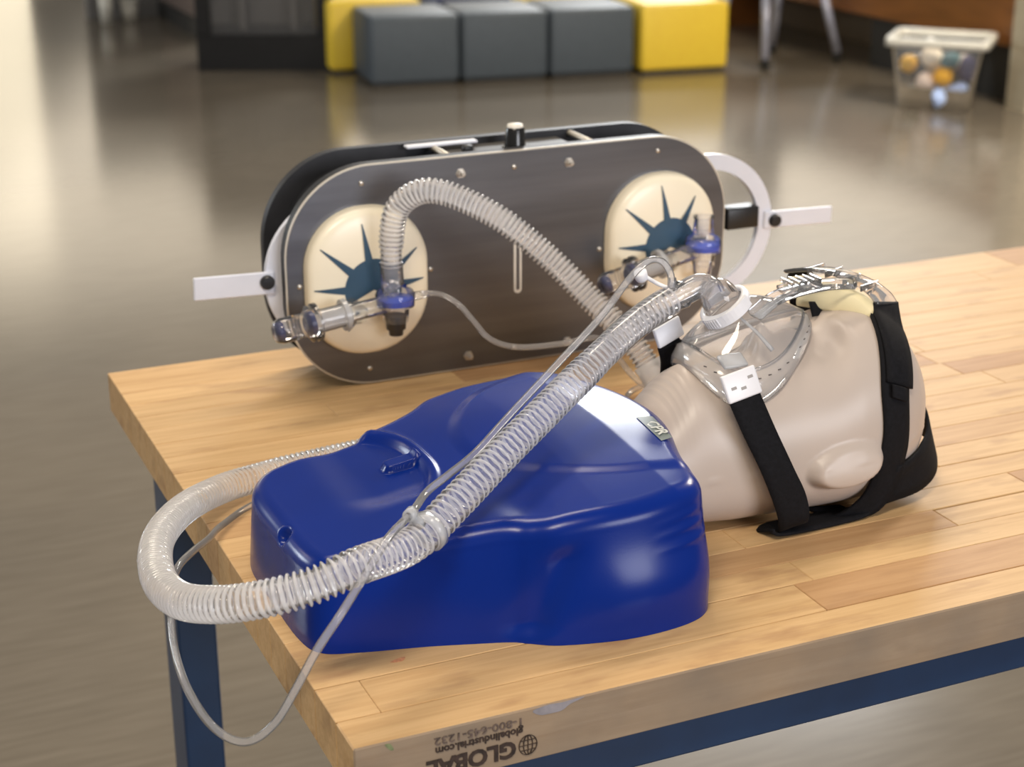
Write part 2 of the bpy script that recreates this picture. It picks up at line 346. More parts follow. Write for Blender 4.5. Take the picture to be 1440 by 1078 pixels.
# ------------------------------------------------------------------ workbench
bench = thing('workbench', (0.75, 0.43, FZ), 'maple butcher-block workbench with navy steel frame', 'workbench')
W, TH, TL = 0.8514, 0.0445, 1.62
rows = [0.0, 0.040, 0.090, 0.128, 0.166]
while rows[-1] < W - 0.05: rows.append(rows[-1] + random.choice((0.0395, 0.0415, 0.043)))
rows[-1] = W
tones = {(0, 0.0): 0.7, (1, 0.0): 0.8, (1, 0.04): 0.9, (1, 0.42): 0.14, (1, 0.86): 0.2, (2, 0.0): 0.6, (3, 0.16): 0.18, (4, 0.42): 0.9, (5, 0.61): 0.45}
fixed = {0: [1.1], 1: [0.035, 0.42, 0.86], 2: [0.44, 1.0], 3: [0.16, 0.62, 1.2], 4: [0.42, 0.74, 1.1], 5: [0.12, 0.61, 1.05], 6: [0.69, 1.2]}
for i in range(len(rows) - 1):
    y0, y1 = rows[i], rows[i + 1]
    cuts = list(fixed.get(i, []))
    if not cuts:
        x = random.uniform(0.10, 0.42)
        while x < TL - 0.12: cuts.append(x); x += random.uniform(0.26, 0.52)
    cuts = [0.0] + cuts + [TL]
    for a, b in zip(cuts[:-1], cuts[1:]):
        dz = random.uniform(-0.00025, 0.0); y1_ = y1
        if i == 3 and a > 0.5: y1_ = y1 - 0.0022
        if i == 5 and a > 0.5: y1_ = y1 - 0.0012
        if i == 1 and a < 0.2: y1_ = y1 - 0.0008
        bm = boxm(((a + b) / 2, (y0 + y1_) / 2, -TH / 2 + dz), (b - a - 0.0003, y1_ - y0 - 0.0003, TH), bev=0.0006 if i else 0.0012, seg=1)
        if i == 0:
            bm.normal_update()
            for f_ in bm.faces: f_.material_index = 1 if f_.normal.y < -0.5 else 0
        so = link_bm('stave', bm, [M['stave'], M['edge_stave']] if i == 0 else M['stave'], bench, smooth=False)
        tone = tones.get((i, round(a, 2)), random.choice((0.08, 0.3, 0.4, 0.55, 0.6, 0.7, 0.8, 0.9, 1.0)) if i > 1 else 0.85)
        so.color = (tone, tone, tone, 1)
# stains on the bench: blue-grey and green paint on the front edge, a red smear on top
def stain(cx, cy, cz, pts, mat, flat):
    q = [Vector(p) for p in catmull([(a, b, 0) for a, b in pts], 6, True)]
    bm = bmesh.new(); vs = [bm.verts.new((cx + p.x, cy + (p.y if flat else 0), cz + (0 if flat else p.y))) for p in q]; bm.faces.new(vs)
    r_ = bmesh.ops.extrude_face_region(bm, geom=list(bm.faces)); bmesh.ops.translate(bm, verts=[v for v in r_['geom'] if isinstance(v, bmesh.types.BMVert)], vec=(0, 0, -0.0002) if flat else (0, 0.0002, 0))
    bmesh.ops.recalc_face_normals(bm, faces=bm.faces)
    return link_bm('paint_stain', bm, mat, bench, smooth=False)
stain(0.150, -0.00018, -0.0048, [(-0.012, 0.002), (0.0, 0.0042), (0.012, 0.0036), (0.030, 0.0040), (0.018, 0.0005), (0.012, -0.0030), (0.004, -0.0035), (-0.006, -0.0028)], plain('blue-grey paint', (0.26, 0.24, 0.26), 0.7, var=0.2, scale=90), False)
stain(0.0262, -0.00018, -0.0040, [(-0.003, 0.002), (0.001, 0.0018), (0.0035, -0.003), (0.001, -0.0032)], plain('green paint', (0.18, 0.21, 0.10), 0.7, var=0.3, scale=200), False)
stain(0.0720, 0.1060, 0.00022, [(-0.006, -0.001), (0.000, 0.0015), (0.007, 0.0022), (0.004, -0.0025), (-0.002, -0.003)], plain('red smear', (0.60, 0.27, 0.13), 0.6, var=0.25, scale=300), True)
# frame
for y_ in (0.030, W - 0.05): link_bm('apron_rail', boxm((0.81, y_, -TH - 0.0225), (1.46, 0.018, 0.045), bev=0.002), M['navy'], bench, smooth=False)
def bench_leg(x, y0, y1):
    bm = bmesh.new(); zc = (FZ - TH) / 2; hz = -TH - FZ
    add_box(bm, (x, (y0 + y1) / 2, zc), (0.045, y1 - y0, hz), bev=0.003, seg=2)
    add_box(bm, (x, (y0 + y1) / 2, FZ + 0.003), (0.07, y1 - y0 + 0.03, 0.006))
    return bm
for (x, y0, y1) in ((0.052, 0.72, 0.79), (0.115, 0.045, 0.10), (TL - 0.10, 0.72, 0.79), (TL - 0.10, 0.045, 0.10)):
    link_bm('leg', bench_leg(x, y0, y1), M['navy'], bench, smooth=False)
# stamped writing on the front edge, upside down
def stamp(body, cx, cz, size, sx, mat, bold, name='printed_lettering', spacing=1.0, ex=0.00012):
    m4 = Matrix.Translation((cx, -0.00045, cz)) @ Matrix.Rotation(PI, 4, 'Y') @ Matrix.Rotation(PI / 2, 4, 'X')
    return link_bm(name, text_bm(body, size, m4, ex, sx, bold, spacing), mat, bench, smooth=False)
stamp('1-800-645-1232', 0.0955, -0.0088, 0.0088, 1.24, M['ink_faint'], 0.0001)
stamp('globalindustrial.com', 0.0955, -0.0168, 0.0086, 1.0, M['ink'], 0.00022)
stamp('GLOBAL', 0.0895, -0.0300, 0.0185, 1.02, M['ink'], 0.0007, spacing=0.98)
bm = bmesh.new(); gx, gz, ga, gb = 0.1340, -0.0300, 0.0072, 0.0082
def ell(cx, cz, a, b, n=28, y=-0.0006): return [(cx + a * math.cos(2 * PI * k / n), y, cz + b * math.sin(2 * PI * k / n)) for k in range(n + 1)]
for pts in (ell(gx, gz, ga, gb), ell(gx, gz, ga * .5, gb)): sweep(pts, 0.00035, 5, False, bm)
sweep([(gx, -0.0006, gz - gb), (gx, -0.0006, gz + gb)], 0.00035, 5, False, bm)
for k in (-0.5, 0, 0.5):
    h = ga * math.sqrt(1 - k * k); sweep([(gx - h, -0.0006, gz + gb * k), (gx + h, -0.0006, gz + gb * k)], 0.0003, 5, False, bm)
link_bm('globe_emblem', bm, M['ink'], bench)

# ------------------------------------------------------------------ manikin torso
def torso():
    t = thing('cpr_torso', (0.18, 0.235, 0), 'royal blue hollow plastic training torso lying on the bench', 'manikin torso')
    base = [(0.0125, 0.304), (0.0113, 0.235), (0.0125, 0.170), (0.0215, 0.1405), (0.050, 0.1285), (0.100, 0.116), (0.140, 0.1035), (0.1637, 0.0952), (0.1760, 0.0870), (0.198, 0.0745),
            (0.245, 0.0640), (0.290, 0.0640), (0.322, 0.0735), (0.3385, 0.095), (0.345, 0.135), (0.362, 0.190), (0.366, 0.235), (0.362, 0.285), (0.350, 0.335), (0.335, 0.375), (0.300, 0.398),
            (0.250, 0.404), (0.200, 0.396), (0.170, 0.376), (0.120, 0.360), (0.060, 0.352), (0.028, 0.340)]
    outl = catmull([(x, y, 0) for x, y in base], 24, True); outl, _ = resample(outl + [outl[0]], count=481); outl = outl[:-1, :2]
    n = len(outl); c0 = np.array([0.185, 0.232])
    d = np.roll(outl, -1, 0) - np.roll(outl, 1, 0); nrm = np.stack([-d[:, 1], d[:, 0]], 1); nrm /= np.linalg.norm(nrm, axis=1)[:, None]
    if ((c0 - outl) * nrm).sum() < 0: nrm = -nrm
    for _ in range(30): nrm = (np.roll(nrm, 1, 0) + nrm + np.roll(nrm, -1, 0)); nrm /= np.linalg.norm(nrm, axis=1)[:, None]
    def ztop(x, y):
        z = np.interp(x, [0.0, 0.02, 0.07, 0.12, 0.18, 0.24, 0.30, 0.345, 0.37], [0.069, 0.073, 0.0815, 0.090, 0.0985, 0.106, 0.111, 0.109, 0.104])
        v = (y - 0.235) / 0.16
        z = z + 0.008 * ss(0.14, 0.26, x) * (1 - np.clip(v * v, 0, 1)) - 0.003 * ss(0.10, 0.28, x) * np.clip(v * v, 0, 1.4)
        # chest plate: lens shaped plateau
        e = ((x - 0.335) / 0.148) ** 2 + ((y - 0.250) / 0.128) ** 2
        z = z + 0.0034 * ss(1.09, 0.88, e) * (0.55 + 0.45 * ss(0.16, 0.24, y))
        # abdominal panel sunk inside an arc
        e2 = ((np.abs(x - 0.083) / 0.067) ** 2.6 + (np.abs(y - 0.268) / 0.080) ** 2.6) ** (1 / 2.6)
        m = ss(0.060, 0.105, x) * ss(0.19, 0.235, y)
        z = z - 0.0060 * ss(1.05, 0.96, e2) * m + 0.0024 * np.exp(-((e2 - 1.10) / 0.045) ** 2) * m
        # boss (navel end)
        bx = ((x - 0.138) / 0.015) ** 4 + ((y - 0.271) / 0.0080) ** 4
        z = z + 0.006 * ss(1.6, 0.6, bx) * (x < 0.165)
        # soft hollow between belly and side
        z = z - 0.004 * np.exp(-((x - 0.19) / 0.02) ** 2 - ((y - 0.13) / 0.03) ** 2)
        return z
    ns = 46; rr = 0.0165
    rings = []
    x0, y0 = outl[:, 0], outl[:, 1]
    draft = np.abs(nrm[:, 0]) * 0.003 + np.abs(nrm[:, 1]) * (0.006 + 0.006 * ss(0.05, 0.2, x0))
    for _ in range(12): draft = (np.roll(draft, 1) + draft + np.roll(draft, -1)) / 3
    def edgez(P): return ztop(P[:, 0], P[:, 1])
    G = []
    zt = edgez(outl + nrm * (draft + rr)[:, None])
    near = (nrm[:, 1] > 0.5) & (outl[:, 1] < 0.2)
    for k in range(ns + 1):
        s = k / ns; z = (zt - rr) * s
        push = np.zeros(n)
        # shoulder swelling and arm creases on the two long sides
        side = np.abs(nrm[:, 1])
        ax = ss(0.185, 0.27, x0) * ss(0.352, 0.335, x0)
        push += side * 0.0065 * ax * np.exp(-((s - 0.42) / 0.32) ** 2)
        rp = ss(0.27, 0.325, x0) * ss(0.345, 0.325, x0) * side
        for sc_, am in ((0.74, 0.0020), (0.86, 0.0018), (0.965, 0.0012)): push += rp * am * np.exp(-((s - sc_ + 0.22 * (0.33 - x0)) / 0.028) ** 2)
        # waist crease, deeper higher up, with fan folds
        push -= side * 0.0065 * np.exp(-((x0 - 0.170 - 0.035 * s) / 0.014) ** 2) * ss(1.0, 0.75, s) * ss(0.0, 0.2, s)
        for dx, am in ((0.014, 0.0007),):
            push += 0 * side * am * np.exp(-((x0 - 0.182 - dx - 0.075 * s) / 0.006) ** 2 - ((s - 0.62) / 0.16) ** 2)
        P = outl + nrm * (draft * s ** 1.15 - push)[:, None]
        G.append(np.c_[P, z])
    for k in range(1, 13):
        a = (k / 12) * PI / 2
        P = outl + nrm * (draft + rr * (1 - math.cos(a)))[:, None]
        G.append(np.c_[P, zt - rr + rr * math.sin(a)])
    Pin = outl + nrm * (draft + rr)[:, None]
    nt_ = 90
    for k in range(1, nt_ + 1):
        f = k / nt_
        P = Pin * (1 - f) + c0 * f
        # relax towards the medial line so rings stay even
        P[:, 0] = Pin[:, 0] * (1 - f) + (c0[0] + (Pin[:, 0] - c0[0]) * 0.0) * f
        G.append(np.c_[P, ztop(P[:, 0], P[:, 1])])
    G = np.array(G)
    # dimple on the left upper edge and push-stud near the chest edge
    def dent(cx, cy, cz, r, dep, dirv):
        D = np.sqrt(((G - np.array([cx, cy, cz])) ** 2).sum(2)); m = ss(r, r * 0.55, D); G[:] = G + m[..., None] * dep * np.array(dirv)
    dent(0.0125, 0.216, 0.0730, 0.0125, 0.007, (0.6, 0, -0.8))
    dent(0.2000, 0.1120, 0.0860, 0.0100, 0.0030, (0, 0.75, -0.65)); dent(0.2075, 0.1070, 0.0820, 0.0080, -0.0030, (0, 0.75, -0.65))
    bm = grid_bm(G[:, :, :], closed_v=True)
    link_bm('shell', bm, M['blue'], t)
    # foot flange line
    # sticker
    sq = [(0.3325, 0.2125), (0.3475, 0.2105), (0.3425, 0.1665), (0.3300, 0.1625)]
    def onT(x, y, dz): return (x, y, float(ztop(np.array([x]), np.array([y]))[0]) + dz)
    nn = 8; Gs = np.zeros((nn, nn, 3))
    for i in range(nn):
        for j in range(nn):
            u, v = i / (nn - 1), j / (nn - 1)
            p = (1 - u) * (1 - v) * np.array(sq[0]) + (1 - u) * v * np.array(sq[1]) + u * v * np.array(sq[2]) + u * (1 - v) * np.array(sq[3])
            Gs[i, j] = onT(p[0], p[1], 0.0006)
    st = link_bm('sticker', grid_bm(Gs), M['sticker'], t); st['label'] = 'small grey-green rectangular sticker'
    c = onT(0.338, 0.186, 0.0013)
    m4 = Matrix.Translation(c) @ Matrix.Rotation(math.radians(-94), 4, 'Z')
    link_bm('sticker_lettering', text_bm('CPR', 0.0145, m4, 0.0001, 1.15, 0.0003), M['sticker_ink'], t, smooth=False)
    return t
M['sticker'] = plain('sticker paper', (0.20, 0.235, 0.225), 0.45, var=0.1, scale=60)
M['sticker_ink'] = plain('pale sticker print', (0.70, 0.71, 0.66), 0.5)
torso()

# ------------------------------------------------------------------ manikin head
CY = 0.25
HX = np.array([0.335, 0.345, 0.360, 0.375, 0.388, 0.400, 0.415, 0.430, 0.445, 0.460, 0.480, 0.500, 0.520, 0.540, 0.560, 0.578, 0.594, 0.611, 0.625, 0.636, 0.644, 0.648])
HT = np.array([0.094, 0.098, 0.108, 0.124, 0.137, 0.141, 0.139, 0.139, 0.142, 0.144, 0.147, 0.151, 0.158, 0.169, 0.1755, 0.177, 0.173, 0.162, 0.145, 0.124, 0.102, 0.085])
HB = np.array([0.004, 0.004, 0.004, 0.004, 0.003, 0.003, 0.002, 0.001, 0.001, 0.001, 0.001, 0.001, 0.001, 0.001, 0.001, 0.001, 0.004, 0.012, 0.026, 0.044, 0.063, 0.080])
HW = np.array([0.057, 0.057, 0.058, 0.0585, 0.060, 0.0625, 0.066, 0.069, 0.0715, 0.0735, 0.0765, 0.0795, 0.0825, 0.0840, 0.084, 0.082, 0.077, 0.068, 0.056, 0.041, 0.024, 0.002])
HM = np.array([0.045, 0.045, 0.046, 0.050, 0.054, 0.056, 0.058, 0.060, 0.062, 0.064, 0.067, 0.070, 0.073, 0.076, 0.078, 0.080, 0.082, 0.083, 0.083, 0.083, 0.083, 0.083])
def sm(arr):
    xs = np.linspace(HX[0], HX[-1], 240); v = np.interp(xs, HX, arr)
    for _ in range(14): v[1:-1] = (v[:-2] + v[1:-1] * 2 + v[2:]) / 4
    return xs, v
_T, _B, _W, _M = sm(HT), sm(HB), sm(HW), sm(HM)
def hp(x): return (np.interp(x, *_T), np.interp(x, *_B), np.interp(x, *_W), np.interp(x, *_M))
def head_surf(x, phi, off=0.0):
    zt, zb, hw, zm = hp(x); c, s = np.cos(phi), np.sin(phi)
    eu = 2 / 2.15; el = 2 / 2.6
    e = np.where(s > 0, eu, el)
    y = CY + (hw + off) * np.sign(c) * np.abs(c) ** e
    z = np.where(s > 0, zm + (zt - zm + off) * np.abs(s) ** eu, zm - (zm - zb + off) * np.abs(s) ** el)
    return y, z
def push_out(p, off=0.0025):
    """move a point outside the head by at least off"""
    x = min(max(p[0], HX[0]), HX[-1]); zt, zb, hw, zm = hp(x)
    dy, dz = p[1] - CY, p[2] - zm
    h = (zt - zm) if dz > 0 else (zm - zb); ex = 2.15 if dz > 0 else 2.6
    q = (abs(dy) / (hw + off)) ** ex + (abs(dz) / (h + off)) ** ex
    if q < 1 and q > 1e-6 and p[0] < HX[-1] - 0.002:
        k = q ** (-1 / ex); return (p[0], CY + dy * k, max(zm + dz * k, 0.0006))
    return (p[0], p[1], max(p[2], 0.0006))
def head():
    t = thing('manikin_head', (0.50, 0.25, 0), 'beige vinyl training manikin head lying face up under a clear mask', 'manikin head')
    nu, nv = 260, 200
    a = np.linspace(0, 1, nu); xs = HX[0] + (HX[-1] - HX[0]) * (0.55 * a + 0.45 * np.sin(a * PI / 2))
    ph = np.linspace(0, 2 * PI, nv, endpoint=False) + PI / 2
    X, PH = np.meshgrid(xs, ph, indexing='ij')
    Y, Z = head_surf(X, PH)
    up = np.clip(np.sin(PH), 0, 1); dy = Y - CY; ady = np.abs(dy)
    g = lambda cx, sx, cy, sy: np.exp(-((X - cx) / sx) ** 2 - ((ady - cy) / sy) ** 2) * (up > 0)
    Z += up * (0.0)
    dz = 0
    dz = dz - 0.0085 * g(0.528, 0.013, 0.031, 0.016)       # eye sockets
    dz = dz + 0.0065 * g(0.527, 0.008, 0.031, 0.012)       # closed lids
    dz = dz + 0.0035 * g(0.548, 0.006, 0.026, 0.020)       # brow
    dz = dz + 0.026 * np.exp(-((X - 0.476) / 0.011) ** 2 - (dy / 0.0105) ** 2) * (up > 0)   # nose tip
    dz = dz + 0.015 * np.exp(-((X - 0.500) / 0.018) ** 2 - (dy / 0.008) ** 2) * (up > 0)    # bridge
    dz = dz + 0.009 * g(0.470, 0.006, 0.012, 0.0055)       # nostril wings
    dz = dz - 0.006 * g(0.4655, 0.003, 0.0065, 0.003)      # nostrils
    dz = dz + 0.0055 * g(0.4435, 0.0042, 0.0, 0.020) + 0.005 * g(0.4325, 0.0042, 0.0, 0.017)
    dz = dz - 0.0055 * g(0.438, 0.0022, 0.0, 0.019)        # mouth
    dz = dz - 0.004 * g(0.421, 0.006, 0.0, 0.02)
    dz = dz + 0.006 * g(0.400, 0.012, 0.0, 0.018)          # chin
    dz = dz + 0.004 * g(0.49, 0.025, 0.047, 0.018)         # cheekbones
    dz = dz - 0.0035 * g(0.465, 0.016, 0.042, 0.012)
    for k in range(5):                                      # throat wrinkles under the chin
        dz = dz - 0.0011 * g(0.3725 + 0.0048 * k, 0.0013, 0.0, 0.032)
    Z = Z + dz
    # ears: smooth moulded lumps on both sides
    e = ((X - 0.522) / 0.037) ** 2 + ((Z - 0.060 - 0.10 * (X - 0.522)) / 0.021) ** 2
    ear = ss(1.18, 0.55, e)
    bulge = 0.0135 * ear * (0.40 + 0.60 * ss(0.082, 0.048, Z))
    Y = Y + np.sign(dy) * bulge * (ady > 0.04)
    # mould seam
    seam = np.exp(-((Z - 0.059 - 0.055 * (X - 0.40)) / 0.0007) ** 2) * (ady > 0.03)
    Y = Y + np.sign(dy) * 0.0010 * seam
    G = np.stack([X, Y, np.maximum(Z, 0.0008)], 2)
    bm = grid_bm(G, closed_v=True)
    bm.verts.ensure_lookup_table()
    bm.faces.new([bm.verts[(nu - 1) * nv + j] for j in range(nv)])
    bmesh.ops.recalc_face_normals(bm, faces=bm.faces)
    link_bm('face', bm, M['skin'], t)
    return t
head()

# ------------------------------------------------------------------ ribbons
def ribbon(L, R, thick, n=10, push=True, off=0.003):
    A = catmull(L, n); B = catmull(R, n); m = len(A); k = 5
    A_, _ = resample(A, count=m); B_, _ = resample(B, count=m)
    top = np.zeros((m, k, 3))
    for i in range(m):
        for j in range(k):
            p = A_[i] * (1 - j / (k - 1)) + B_[i] * (j / (k - 1)); top[i, j] = push_out(p, off) if push else p
    du = np.gradient(top, axis=0); dv = np.gradient(top, axis=1); nr = np.cross(du, dv); nr /= np.linalg.norm(nr, axis=2)[..., None] + 1e-9
    bot = top - nr * thick * 0.5; topp = top + nr * thick * 0.5
    ring = []
    for i in range(m): ring.append(np.concatenate([topp[i], bot[i, ::-1]]))
    bm = grid_bm(np.array(ring), closed_v=True); bm.verts.ensure_lookup_table()
    K = 2 * k
    bm.faces.new([bm.verts[j] for j in range(K)][::-1]); bm.faces.new([bm.verts[(m - 1) * K + j] for j in range(K)])
    bmesh.ops.recalc_face_normals(bm, faces=bm.faces)
    return bm

# ------------------------------------------------------------------ breathing mask with headgear
mask = thing('breathing_mask', (0.46, 0.25, 0.14), 'clear full-face breathing mask with black headgear straps strapped on the manikin head', 'breathing mask')
S = M['strap']
# near lower strap: from the white clip down under the head
link_bm('lower_strap', ribbon([(0.409, 0.186, 0.131), (0.416, 0.172, 0.105), (0.430, 0.161, 0.070), (0.4465, 0.160, 0.030), (0.456, 0.172, 0.006), (0.462, 0.200, 0.0012)],
                              [(0.438, 0.186, 0.137), (0.4455, 0.170, 0.108), (0.4585, 0.158, 0.074), (0.4725, 0.156, 0.045), (0.4785, 0.160, 0.018), (0.482, 0.200, 0.0012)], 0.0028), S, mask)
link_bm('strap_tab', ribbon([(0.448, 0.166, 0.012), (0.462, 0.168, 0.004), (0.545, 0.172, 0.003), (0.560, 0.176, 0.010)],
                            [(0.446, 0.190, 0.0012), (0.466, 0.200, 0.0012), (0.545, 0.198, 0.0012), (0.563, 0.192, 0.003)], 0.0028), S, mask)
link_bm('upper_strap', ribbon([(0.5895, 0.241, 0.1805), (0.5815, 0.232, 0.172), (0.5720, 0.212, 0.155), (0.5580, 0.180, 0.122), (0.5570, 0.1680, 0.076), (0.5470, 0.170, 0.030), (0.526, 0.186, 0.003), (0.512, 0.215, 0.0012)],
                              [(0.617, 0.241, 0.1770), (0.6105, 0.230, 0.168), (0.6010, 0.209, 0.148), (0.5870, 0.180, 0.112), (0.5870, 0.170, 0.062), (0.5750, 0.172, 0.018), (0.556, 0.178, 0.0012), (0.545, 0.205, 0.0012)], 0.003, off=0.002), S, mask)
link_bm('strap_loop', ribbon([(0.5895, 0.238, 0.1830), (0.583, 0.228, 0.176), (0.5740, 0.208, 0.159), (0.562, 0.178, 0.128)],
                             [(0.617, 0.238, 0.1795), (0.6115, 0.227, 0.172), (0.6025, 0.205, 0.152), (0.5900, 0.178, 0.118)], 0.003, off=0.005), S, mask)
link_bm('strap_end_tab', ribbon([(0.5660, 0.174, 0.127), (0.5640, 0.170, 0.117)], [(0.5810, 0.174, 0.121), (0.5790, 0.170, 0.111)], 0.003, off=0.007), S, mask)
link_bm('crown_strap', ribbon([(0.578, 0.172, 0.052), (0.615, 0.186, 0.056), (0.642, 0.210, 0.064), (0.6560, 0.245, 0.076), (0.6535, 0.290, 0.080), (0.628, 0.325, 0.076), (0.59, 0.338, 0.07)],
                              [(0.572, 0.174, 0.012), (0.618, 0.184, 0.013), (0.652, 0.206, 0.020), (0.6700, 0.245, 0.034), (0.6620, 0.300, 0.036), (0.630, 0.325, 0.030), (0.59, 0.338, 0.020)], 0.0035, off=0.003), S, mask)
link_bm('far_lower_strap', ribbon([(0.3900, 0.280, 0.1530), (0.3970, 0.287, 0.1400), (0.4050, 0.300, 0.124), (0.415, 0.318, 0.09), (0.44, 0.330, 0.03)],
                                  [(0.4120, 0.280, 0.1600), (0.4190, 0.287, 0.1490), (0.4280, 0.300, 0.130), (0.440, 0.318, 0.095), (0.465, 0.335, 0.035)], 0.003), S, mask)
link_bm('far_upper_strap', ribbon([(0.552, 0.318, 0.196), (0.560, 0.335, 0.180), (0.572, 0.343, 0.14), (0.575, 0.345, 0.08), (0.56, 0.335, 0.02)],
                                  [(0.578, 0.318, 0.196), (0.588, 0.335, 0.178), (0.600, 0.340, 0.14), (0.603, 0.34, 0.08), (0.585, 0.33, 0.02)], 0.003), S, mask)
# forehead strap piece seen beneath the clear arm
link_bm('forehead_strap', ribbon([(0.5365, 0.262, 0.184), (0.556, 0.272, 0.178), (0.574, 0.282, 0.1755)], [(0.5372, 0.256, 0.171), (0.556, 0.262, 0.170), (0.575, 0.272, 0.168)], 0.002, push=False), S, mask)
# cushion and shell -------------------------------------------------
def mout(th, k=1.0):
    """outline of the mask footprint: rounded triangle, chin at -x, nose bridge at +x"""
    c, s = math.cos(th), math.sin(th)
    x = 0.4635 + 0.0625 * c * k
    wy = 0.0515 * (1 - 0.30 * c - 0.22 * max(c, 0) ** 2) * k
    return x, 0.25 + wy * math.copysign(abs(s) ** 0.92, s)
def face_z(x, y):
    zt, zb, hw, zm = hp(x); v = min(abs(y - CY) / hw, 0.98)
    return zm + (zt - zm) * (1 - v ** 2.15) ** (1 / 2.15)
nth = 72; RC = np.array([0.4390, 0.25, 0.1965]); RN = np.array([-0.557, 0.10, 0.807]); RN /= np.linalg.norm(RN)
ru = np.cross([0, 1, 0], RN); ru /= np.linalg.norm(ru); rv = np.cross(RN, ru)
def ringpt(th, r, h): return RC + r * (math.cos(th) * ru + math.sin(th) * rv) + RN * h
Gc, Gs = [], []
for i in range(nth):
    th = 2 * PI * i / nth; x, y = mout(th); zf = face_z(x, y)
    xi, yi = mout(th, 0.86); xo, yo = mout(th, 1.05); xr, yr = mout(th, 0.90); x7, y7 = mout(th, 0.70)
    zi = max(face_z(xi, yi), zf)
    rimz = 0.5 * zf + 0.5 * 0.158 + 0.013 + 0.008 * max(math.cos(th), 0) ** 2
    Gc.append([(xi, yi, face_z(xi, yi) + 0.001), (x, y, zf + 0.0015), (xo, yo, zf + 0.006), (xo, yo, 0.5 * (zf + rimz)), (0.5 * (xo + xr), 0.5 * (yo + yr), rimz - 0.002), (xr, yr, rimz)])
    p = ringpt(th, 0.0195, 0.0); q = ringpt(th, 0.0195, -0.006)
    b0 = np.array([xr, yr, rimz]); row = [tuple(b0 + np.array([(xr - x) * -0.35, (yr - y) * -0.35, -0.0005])), tuple(b0 + np.array([0, 0, 0.0022]))]
    ctrl = b0 * 0.35 + q * 0.65 + np.array([0, 0, 0.010])
    for f in (0.15, 0.3, 0.45, 0.6, 0.75, 0.9):
        row.append(tuple((1 - f) ** 2 * (b0 + np.array([0, 0, 0.0022])) + 2 * f * (1 - f) * ctrl + f * f * q))
    row += [tuple(q), tuple(p)]
    Gs.append(row)
link_bm('cushion', grid_bm(np.array(Gc), closed_u=True), M['silicone'], mask)
link_bm('mask_shell', grid_bm(np.array(Gs), closed_u=True), M['clear_thin'], mask)
# rim bead round the shell
rim = np.array([g[5] for g in Gc]); rim = np.vstack([rim, rim[:2]]); link_bm('rim_bead', sweep(rim + np.array([0, 0, 0.001]), 0.0015, 8, False), M['clear'], mask)
bm = bmesh.new()                                                   # little dark vent slots along the rim
for i in range(nth):
    if i % 2 == 0 and 38 < i < 68:
        a, b = np.array(Gc[i][4]), np.array(Gc[(i + 1) % nth][4]); o = (a - np.array([0.4635, 0.25, a[2]])); o /= np.linalg.norm(o)
        add_box(bm, tuple((a + b) / 2 + o * 0.0022 - np.array([0, 0, 0.004])), (0.0032, 0.0007, 0.0009), rot=math.atan2(b[1] - a[1], b[0] - a[0]))
tag(link_bm('vent_slots', bm, M['hole'], mask, smooth=False), kind='stuff')
# stiffening strip seen through the shell
link_bm('shell_rib', sweep(resample([(0.4466, 0.236, 0.1885), (0.4590, 0.226, 0.1755), (0.4680, 0.214, 0.1615)], count=8)[0], np.linspace(0.0012, 0.0022, 8), 8), M['milky'], mask)
# swivel ring with ribbed grip
prof = [(-0.0045, 0.0200), (-0.0045, 0.0235), (-0.001, 0.0245), (0.003, 0.0235), (0.0045, 0.0212), (0.0045, 0.0190), (-0.0045, 0.0200)]
rg = link_bm('swivel_ring', lathe(prof, RC, RN, 48), M['white'], mask); rg['label'] = 'white swivel ring'
bm = bmesh.new()
gc = RC + 0.0225 * (-0.42 * ru - 0.905 * rv) * 1.0 + RN * 0.0005
gang = math.atan2(gc[1] - RC[1], gc[0] - RC[0]) + PI / 2
rotm = Matrix((tuple(ru), tuple(rv), tuple(RN))).transposed().to_4x4()
for th0, th1, r0, r1, h0, h1 in ((3.25, 5.35, 0.0225, 0.0258, -0.0060, 0.0050),):
    pts = []
    for k in range(15):
        th = th0 + (th1 - th0) * k / 14
        pts.append([tuple(ringpt(th, r, h)) for r, h in ((r0, h0), (r1, h0), (r1, h1), (r0, h1))])
    bm = grid_bm(np.array(pts), closed_v=True)
    bm.verts.ensure_lookup_table(); bm.faces.new([bm.verts[j] for j in range(4)]); bm.faces.new([bm.verts[14 * 4 + j] for j in range(4)][::-1])
for k in range(6):
    th = 3.40 + 0.10 * k; P = ringpt(th, 0.0262, 0.0); m_ = Matrix.Translation(tuple(P)) @ rotm @ Matrix.Rotation(th, 4, 'Z')
    r = bmesh.ops.create_cube(bm, size=1.0, matrix=m_ @ Matrix.Diagonal((0.0012, 0.0010, 0.0085, 1)))
bmesh.ops.recalc_face_normals(bm, faces=bm.faces)
link_bm('ring_grip', bm, M['white'], rg, smooth=False)
# clear elbow: dome, barrel and port
dome = [(0.0, 0.0172), (0.006, 0.0172), (0.012, 0.0165), (0.018, 0.0143), (0.0225, 0.0105), (0.0255, 0.0055), (0.0265, 0.0)]
el = link_bm('elbow', lathe(dome, RC + RN * 0.001, RN, 36), M['clear'], mask)
ep = catmull([(0.4290, 0.2500, 0.2020), (0.4230, 0.2500, 0.2140), (0.4110, 0.2500, 0.2175), (0.3980, 0.2496, 0.2135), (0.3800, 0.2490, 0.2075)], 8)
epr, _ = resample(ep, count=30); er = np.interp(np.linspace(0, 1, 30), [0, .5, .7, .72, .78, .8, 1], [0.0115, 0.0112, 0.0112, 0.0128, 0.0128, 0.0118, 0.0118])
link_bm('elbow_barrel', sweep(epr, er, 24, False), M['clear'], mask)
link_bm('elbow_inner_tube', sweep(resample(ep[6:], count=16)[0], 0.0082, 20, False), M['clear'], mask)
